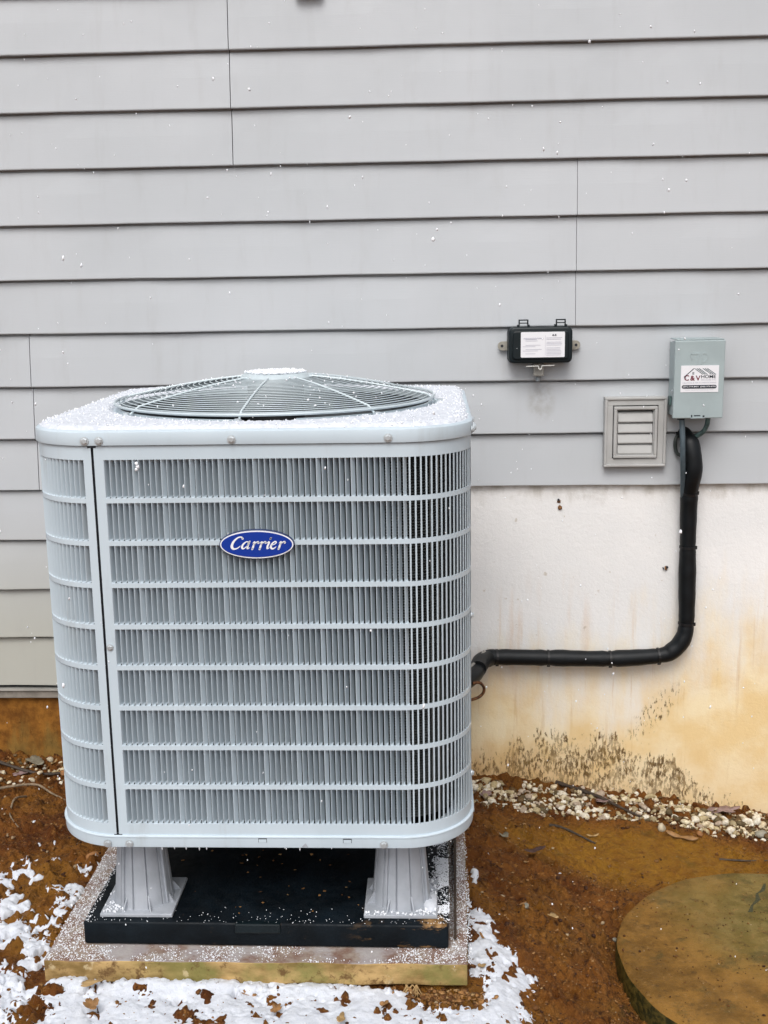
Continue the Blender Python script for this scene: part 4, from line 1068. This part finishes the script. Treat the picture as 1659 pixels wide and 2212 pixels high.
# ------------------------------------------------------------------ pads
bp = empty('black_pad', (-1.6, -4.7, -13.2), 'black composite equipment pad under the riser legs, muddy at one corner', 'equipment pad')
m = MB(); m.prismz([(-4.17, -7.27), (.95, -7.32), (1.04, -2.15), (-4.10, -2.15)], -13.20, -12.85)
m.build('pad_body', M_BLACKPAD, bp, bevel=.035, seg=3, smooth=True)
m = MB(); m.box(-2.02, -1.38, -7.325, -7.22, -12.99, -12.842); m.build('label_tab', M_BLACKBOX, bp, bevel=.02)
m = MB(); m.prismz([(1.03, -7.1), (1.065, -7.1), (1.15, -2.3), (1.11, -2.3)], -13.19, -13.0); m.build('torn_liner', M_BARKD, bp)
cp = empty('concrete_pad', (-1.7, -4.8, -13.5), 'old mossy tan slab pad dusted with snow beneath the black pad', 'slab')
px0, px1, py0, py1 = -4.63, 1.20, -7.66, -1.95
nx_, ny_ = 60, 40
xs = np.linspace(px0, px1, nx_); V_ = []
m = MB()
# front-edge is slightly chipped: build the slab as an outline prism with a wandering bevel
out = []
for x in np.linspace(px0, px1, 50): out.append((x, py0 + .012 * math.sin(x * 5) + rng.uniform(-.006, .006)))
for y in np.linspace(py0, py1, 40)[1:]: out.append((px1 + .10 * (y - py0) / (py1 - py0) + rng.uniform(-.006, .006), y))
for x in np.linspace(px1, px0, 20)[1:]: out.append((x, py1))
for y in np.linspace(py1, py0, 30)[1:-1]: out.append((px0 + rng.uniform(-.006, .006), y))
m.prismz(out, -13.535, -13.214); m.build('slab_body', M_PAD, cp, bevel=.016, seg=2)
m = MB()
for x in np.linspace(px0 + .3, px1 - .25, 14): m.box(x - .2, x + .2, py0 + .25, py0 + .6, -13.66, -13.536)
m.build('slab_foot', M_BARKD, cp)
# snow dust on the pads
cs = []; ss = []
k = 0
while k < 24000:
    x = rng.uniform(px0, px1 + .08); y = rng.uniform(py0 + .01, -2.2)
    onblack = -4.15 < x < .98 and y > -7.28
    if onblack:
        if not (x > .80 and y < -3) and not (x < -4.08): k += .3; continue
        if not (rng.random() < .8): continue
        z = -12.85
    else:
        z = -13.214
        dn = fbm(np.array(x * 2.3), np.array(y * 2.3), 66, 3) + (.14 if x < -3.9 else 0) + (.06 if x > .9 else 0)
        if dn < rng.uniform(.33, .62): k += 1; continue
    s = rng.choice([.005, .008, .012], p=[.4, .45, .15]); cs.append((x, y, z + s * .4)); ss.append(s); k += 1
# clumps around the right riser foot and the back of the black pad
for k in range(5000):
    x = rng.normal(.88, .07); y = rng.uniform(-7.0, -3.6); s = rng.uniform(.006, .013)
    if fbm(np.array(x * 3), np.array(y * 2.3), 5, 3) < .47: continue
    cs.append((min(x, .96), y, -12.85 + s * .4)); ss.append(s)
for cx_, sx_, nn in ((.285, 1, 900), (-3.44, -1, 420)):
    for k in range(nn):
        u, v = rng.uniform(-.5, .5, 2)
        if math.hypot(u, v) < .44: continue
        if sx_ > 0 and not (u > .1 or v < -.40): continue
        if sx_ < 0 and not (u < -.15 and v < .1): continue
        s = rng.uniform(.010, .022); cs.append((cx_ + u, -6.65 + v, -12.79 + s * .4)); ss.append(s)
for k in range(150):
    x = rng.uniform(-4.1, .9); s = rng.uniform(.005, .010); cs.append((x, -7.28 + abs(rng.normal(0, .16)), -12.848 + s * .3)); ss.append(s)
octs(cs, ss, 'snow_grains', M_FLAKE, (-1.7, -7, -13.2), 'dusting of snow grains over the slab and black pad', 'snow', .25)
# soft drifts on the pads' corners
def drift(name, cx_, cy_, rx, ry, z, hh, seed, label):
    a = np.arange(-rx * 1.1, rx * 1.1, .025); b = np.arange(-ry * 1.1, ry * 1.1, .025); X, Y = np.meshgrid(a, b)
    f = 1 - np.hypot(X / rx, Y / ry) + .9 * (fbm(X * 6 + seed, Y * 6, seed, 4) - .5)
    X = X + cx_; Y = Y + cy_
    Z = z + np.where(f > 0, hh * np.sqrt(np.clip(f, 0, .5) * 2) + .008 * vnoise(X * 40, Y * 40, 3), -.004)
    F = grid_faces(len(a), len(b)); F = F[(f.ravel()[F] > 0).any(1)]; used = np.unique(F); rm = np.zeros(X.size, int); rm[used] = np.arange(len(used))
    tag(np_mesh(name, np.stack([X.ravel(), Y.ravel(), Z.ravel()], 1)[used], rm[F], M_SNOW, P((cx_, cy_, z))), label, 'snow', kind='stuff')
drift('snow', .70, -6.80, .10, .26, -12.79, .06, 5, 'snow heap on the foot plate of the right front riser')
# icicle-like drips under the base pan
for i, x in enumerate([-2.93, -2.76, -2.60, -2.42, -2.32, -1.25, -1.05, -.62]):
    l = rng.uniform(.03, .06); o = MB().tube([(x, UF + .02, -11.59), (x, UF + .02, -11.59 - l * .6), (x, UF + .02, -11.59 - l)], [.010, .009, .002], 6).build('water_drip', M_FLAKE, ac)

# ------------------------------------------------------------------ round lid
m = MB(); lx, ly, lr, lz = 6.10, -5.88, 2.56, -14.20
lid_root = None
prof = [(0, lz), (lr * .3, lz + .004), (lr * .6, lz - .004), (lr * .9, lz), (lr - .04, lz - .006), (lr - .012, lz - .022), (lr, lz - .06), (lr + .01, lz - .45), (0, lz - .45)]
m.lathe(prof, (lx, ly), 128)
v2 = []
for (x, y, z) in m.v:
    r = math.hypot(x - lx, y - ly); a = math.atan2(y - ly, x - lx)
    k = 1 + (.004 * math.sin(a * 7) + .003 * math.sin(a * 19 + 1)) * (r > lr * .85); v2.append((lx + (x - lx) * k, ly + (y - ly) * k, z + .006 * math.sin(a * 5) * (r > .5)))
m.v = v2
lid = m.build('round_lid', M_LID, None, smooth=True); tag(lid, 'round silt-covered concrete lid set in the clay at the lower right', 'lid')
# dark crack-like groove in its top
gpts = [(6.32, -3.72), (6.22, -3.95), (6.10, -4.05), (6.06, -4.25), (5.92, -4.42), (5.84, -4.62)]
m = MB(); v_ = []
for i, (x, y) in enumerate(gpts):
    for q in (-1, 1): v_.append((x + q * (.018 + .022 * (i % 2)), y, lz + .007))
m.add(v_, [(2 * i, 2 * i + 1, 2 * i + 3, 2 * i + 2) for i in range(len(gpts) - 1)]); m.build('weed_mark', simple('dark_moss_line', (0.060, 0.060, 0.022), .8, var=.3, scale=200, bump=.6), lid, recalc=False)

# ------------------------------------------------------------------ leaves, twigs, stones
def leaf(name, x, y, size, mat_, label, lobes=5, rot=0, curl=.25, depth=.35, lift=.02, aspect=.7):
    n_ = 56; vs = [(0, 0, .02)]
    for ringk in (.5, 1.0):
        for i in range(n_):
            a = 2 * PI * i / n_
            r = (1 - depth + depth * abs(math.cos(a * lobes / 2)) ** .7) * (1 + .05 * math.sin(a * 17))
            if lobes <= 1: r = (1 - .5 * abs(math.sin(a)) ** 1.2) * (1 + .04 * math.sin(a * 13))
            X_, Y_ = r * math.cos(a) * ringk, r * math.sin(a) * aspect * ringk
            Zl = curl * (Y_ * Y_ * 1.3 + X_ * X_ * .35) + .05 * math.sin(a * 3 + x * 7) * ringk
            vs.append((X_, Y_, Zl))
    ca, sa = math.cos(rot), math.sin(rot)
    tx_, ty_ = rng.uniform(-.15, .15, 2); pts = []
    zb = float(zgn(x, y))
    for X_, Y_, Z_ in vs:
        xx, yy_ = (X_ * ca - Y_ * sa) * size, (X_ * sa + Y_ * ca) * size
        pts.append((x + xx, y + yy_, max(zb + lift + Z_ * size + xx * tx_ + yy_ * ty_, float(zgn(x + xx, y + yy_)) + .006)))
    m = MB(); fs = [(0, 1 + i, 1 + (i + 1) % n_) for i in range(n_)] + [(1 + i, 1 + n_ + i, 1 + n_ + (i + 1) % n_, 1 + (i + 1) % n_) for i in range(n_)]
    m.add(pts, fs); o = m.build(name, mat_, None, smooth=True)
    md = o.modifiers.new('thickness', 'SOLIDIFY'); md.thickness = .0006
    return tag(o, label, 'leaf', 'fallen leaves around the pads')
LV = [(-7.43, -.80, .16, M_LMAUVE, 'mauve lobed leaf in the debris left of the unit', 5, .4, .3, .5, .05, .8),
      (-7.25, -.42, .26, M_LGREY, 'large grey curled leaf against the clay-stained wall', 3, -.7, .5, .3, .09, .6),
      (-6.93, -.25, .10, M_LTAN, 'small curled tan leaf beside the big grey leaf', 1, 1.2, .9, .3, .05, .5),
      (2.59, -5.41, .11, M_LTAN, 'orange tan scrap of leaf midway between slab and round lid', 3, -.9, .5, .5, .05, .6),
      (2.16, -4.94, .07, M_LBROWN, 'small brown leaf lying on clay right of the slab', 1, .5, .4, .3, .03, .6),
      (2.49, -3.33, .20, M_LDARK, 'dark wet curled leaf in the hollow right of the unit', 1, .3, .9, .3, .06, .6),
      (1.99, -2.87, .13, M_LGREY, 'pale torn leaf on the clay slope near the gravel', 3, -1.2, .6, .5, .05, .7),
      (3.67, -1.98, .13, M_LTAN, 'thin curved tan leaf on the smooth yellow silt', 1, .35, .9, .3, .04, .35),
      (4.05, -.62, .17, M_LMAUVE, 'pinkish leaf at the lower edge of the gravel strip', 5, .1, .25, .45, .07, .7),
      (6.45, -.42, .34, M_LMAUVE, 'large star-shaped mauve leaf against the foundation at the right', 5, .15, .12, .6, .12, .6),
      (1.75, -1.05, .15, M_LMAUVE, 'faded pink leaf on the gravel close to the unit', 5, .9, .3, .5, .07, .7),
      (1.52, -1.30, .12, M_LGREY, 'grey leaf where the gravel meets the clay by the unit', 5, 2.0, .3, .5, .05, .7),
      (-1.33, -8.28, .10, M_LBROWN, 'brown leaf on snow below the middle of the slab', 5, 1.1, .5, .5, .10, .7),
      (-3.88, -7.98, .17, M_LTAN, 'tan broken leaf in snow below the left part of the slab', 3, .2, .5, .5, .08, .5),
      (-3.75, -8.42, .13, M_LBROWN, 'crumpled brown leaf near the bottom edge of the snow', 4, 2.2, .6, .4, .08, .8),
      (.09, -8.25, .07, M_LBROWN, 'tiny dark leaf on snow right of the middle leaf', 3, .6, .6, .4, .10, .7),
      (-1.75, -7.95, .13, M_LBROWN, 'torn brown leaf poking out of snow beneath the slab edge', 3, -.4, .5, .6, .09, .4),
      (-.45, -8.55, .12, M_LTAN, 'upright tan leaf tip in snow at the bottom of the photo', 3, 1.5, .9, .4, .10, .5),
      (1.45, -6.35, .09, M_LBROWN, 'narrow brown leaf on the snow strip right of the slab', 1, 1.9, .5, .3, .08, .4),
      (1.42, -7.15, .08, M_LTAN, 'small tan leaf in snow by the right slab corner', 3, .9, .5, .5, .08, .7),
      (5.35, -1.75, .30, M_LBROWN, 'long orange brown leaf curled below the gravel near the lid', 1, -.25, .5, .3, .06, .38)]
for x, y, s, mt, lb, lo_, ro_, cu, de, li, asp in LV: leaf('fallen_leaf', x, y, s, mt, lb, lo_, ro_, cu, de, li, asp)
def twig(pts, r, mt, label, lift=.02):
    p = [(x, y, float(zgn(x, y)) + lift + dz_) for x, y, dz_ in pts]; pa_ = smooth_path(p, 5)
    rr2 = [r * (1 - .55 * i / len(pa_)) * (1 + .15 * math.sin(i * 2.3)) for i in range(len(pa_))]
    return tag(MB().tube(pa_, rr2, 7).build('twig', mt, None, smooth=True), label, 'twig', 'twigs on the ground')
twig([(-6.95, -1.82, .01), (-7.02, -2.2, .03), (-7.0, -2.5, .03), (-6.86, -2.85, .02), (-6.62, -3.15, 0)], .022, M_BARK, 'pale bent twig on bare clay left of the unit')
twig([(-7.75, -1.62, 0), (-7.3, -1.55, .01), (-6.84, -1.54, .02), (-6.5, -1.72, .02), (-6.0, -2.05, .01), (-5.4, -2.5, 0)], .028, M_BARK, 'long thin root lying on the clay left of the unit')
twig([(-8.0, -.55, .02), (-7.0, -.75, .06), (-6.2, -.45, .05), (-5.6, -.3, .02)], .035, M_BARKD, 'dark wet stick in the debris along the left wall')
twig([(3.2, .02, .1), (3.9, -.45, .10), (4.4, -.85, .08), (4.75, -1.15, .03)], .042, M_BARKD, 'dark branch lying across the gravel strip')
twig([(2.9, -1.75, 0), (3.15, -1.85, .02), (3.7, -2.15, 0)], .03, M_BARKD, 'short dark stick pressed in the yellow silt')
twig([(5.9, -2.35, 0), (6.4, -2.45, .01), (6.9, -2.4, 0)], .02, M_BARKD, 'thin dark stick on silt at the right behind the lid')
def stone(x, y, s, mt, label, sq=(1, .85, .7)):
    V_, F_ = cloud([(0, 0, 0)], [s], ICO2, .06, sq, True); zb = float(zgn(x, y)) + s * .35
    o = np_mesh('stone', V_ + np.array([x, y, zb]), F_, mt, P((x, y, zb)), smooth=False); return tag(o, label, 'stone', 'loose stones')
stone(-7.0, -.25, .085, M_PEBW, 'round pale stone beside the curled tan leaf at the left wall')
stone(-6.55, -.75, .10, M_PEBO, 'orange stone half hidden behind the left edge of the unit')
stone(-7.1, -1.0, .07, M_PEBW, 'flat cream stone in the left debris line')
stone(-7.75, -.85, .06, M_PEBW, 'cream stone at the far left of the debris line')
stone(-4.93, -4.35, .12, M_PEBO, 'orange stone by the snow puff left of the slab')
stone(2.20, -5.15, .075, M_PEBG, 'grey green pebble on clay right of the slab')
stone(5.05, -1.42, .11, M_PEBW, 'tan stone below the gravel strip above the lid')
stone(5.75, -1.50, .10, M_PEBO, 'brownish stone at the lower edge of the gravel')
stone(3.45, -.95, .17, M_PEBW, 'largest pinkish tan stone in the gravel strip', (1, .8, .8))
stone(3.62, -5.02, .06, M_PEBG, 'small grey stone at the left rim of the round lid')
stone(6.95, -1.25, .12, M_PEBG, 'grey stone at the lower right of the gravel')
# shredded leaves under the slab's right front corner, and debris along the left wall
cs = []; ss = []
for k in range(1750):
    if k < 560: x = rng.normal(1.0, .38); y = rng.normal(-7.86, .10)
    elif k < 760: x = rng.uniform(-8, -5.2); y = -.12 - abs(rng.normal(0, .35))
    elif k < 1350: x = rng.uniform(1.3, 3.6) + abs(rng.normal(0, .6)); y = rng.uniform(-8.8, -1.9)
    else: x = rng.uniform(-8, -4.8); y = rng.uniform(-7, -.6)
    if y > -7.68 and -4.6 < x < 1.2: y = -7.70
    if math.hypot(x - 6.15, y + 5.85) < 2.62: continue
    s = rng.uniform(.012, .034) if k >= 760 else rng.uniform(.02, .05); cs.append((x, y, float(zgn(x, y)) + s * rng.uniform(.1, .6))); ss.append(s)
for k in range(38):
    x = rng.normal(-1.6, 1.1); y = rng.uniform(-7.1, -5.2); s = rng.uniform(.012, .04); cs.append((x, y, -12.845 + s * .2)); ss.append(s)
_sx, _sy, _Z, _f = SNOWH
for k in range(4200):
    i, j = rng.integers(0, len(_sy)), rng.integers(0, len(_sx))
    if _f[i, j] < .05 or fbm(np.array(_sx[j] * 2.6), np.array(_sy[i] * 2.6), 14, 3) < .52: continue
    s = rng.choice([.006, .012, .024], p=[.6, .3, .10]); cs.append((_sx[j], _sy[i], _Z[i, j] + s * .1)); ss.append(s)
V, F = cloud(cs, ss, ICO1, .35, (1.1, .8, .22), True)
tag(np_mesh('leaf_litter', V, F, M_LITTER, P((1, -7.8, -13.6)), smooth=False), 'shredded brown leaf litter by the slab corner and the left wall', 'leaf litter', kind='stuff')
# roots fringe at the corner
m = MB()
for k in range(16):
    a = rng.uniform(-2.6, -.5); x0, y0 = .45 + rng.uniform(-.1, .12), -7.70; l = rng.uniform(.1, .22)
    m.tube([(x0, y0, -13.50), (x0 + math.cos(a) * l * .5, y0 - .08, -13.52), (x0 + math.cos(a) * l, y0 - .08 - abs(math.sin(a)) * l * .5, -13.56)], .006, 4)
tag(m.build('dry_grass', M_LTAN, None), 'tuft of dry tan grass under the right front slab edge', 'grass', kind='stuff')

# ------------------------------------------------------------------ falling snow
cs = []; ss = []
ex, ey, ez = r_, u_, f_
for k in range(1000):
    x = rng.uniform(-9, 9); y = -rng.uniform(.4, 13.0); z = rng.uniform(-13.3, 3.2)
    s = rng.choice([.010, .014, .020, .028], p=[.42, .34, .18, .06]) * (1 - .035 * abs(y))
    if UL - .1 < x < UR + .1 and UF - .1 < y < UB + .1 and z < -5.2: continue
    if z < float(zg(x, y)) + .1: continue
    cs.append((x, y, z)); ss.append(s)
V, F = cloud(cs, ss, ICO1, .30, (.8, .8, 1.35))
tag(np_mesh('falling_snow', V, F, M_FLAKE, P((0, -5, -8)), smooth=True), 'snowflakes falling through the air in front of the wall', 'snow', kind='stuff')
# a lump of snow caught in the top louvre row
x, z = -3.005 + .05, -6.36
V_, F_ = cloud([(x, UF - .005, z + .03), (x + .01, UF - .005, z - .01), (x - .01, UF - .004, z - .045)], [.028, .030, .024], ICO1, .3)
tag(np_mesh('snow_clump', V_, F_, M_FLAKE, P((x, UF, z)), smooth=False), 'small white snow clump stuck in the top louvre row', 'snow')
print('objects', len(bpy.data.objects), 'tris', sum(len(o.data.polygons) for o in bpy.data.objects if o.type == 'MESH'))
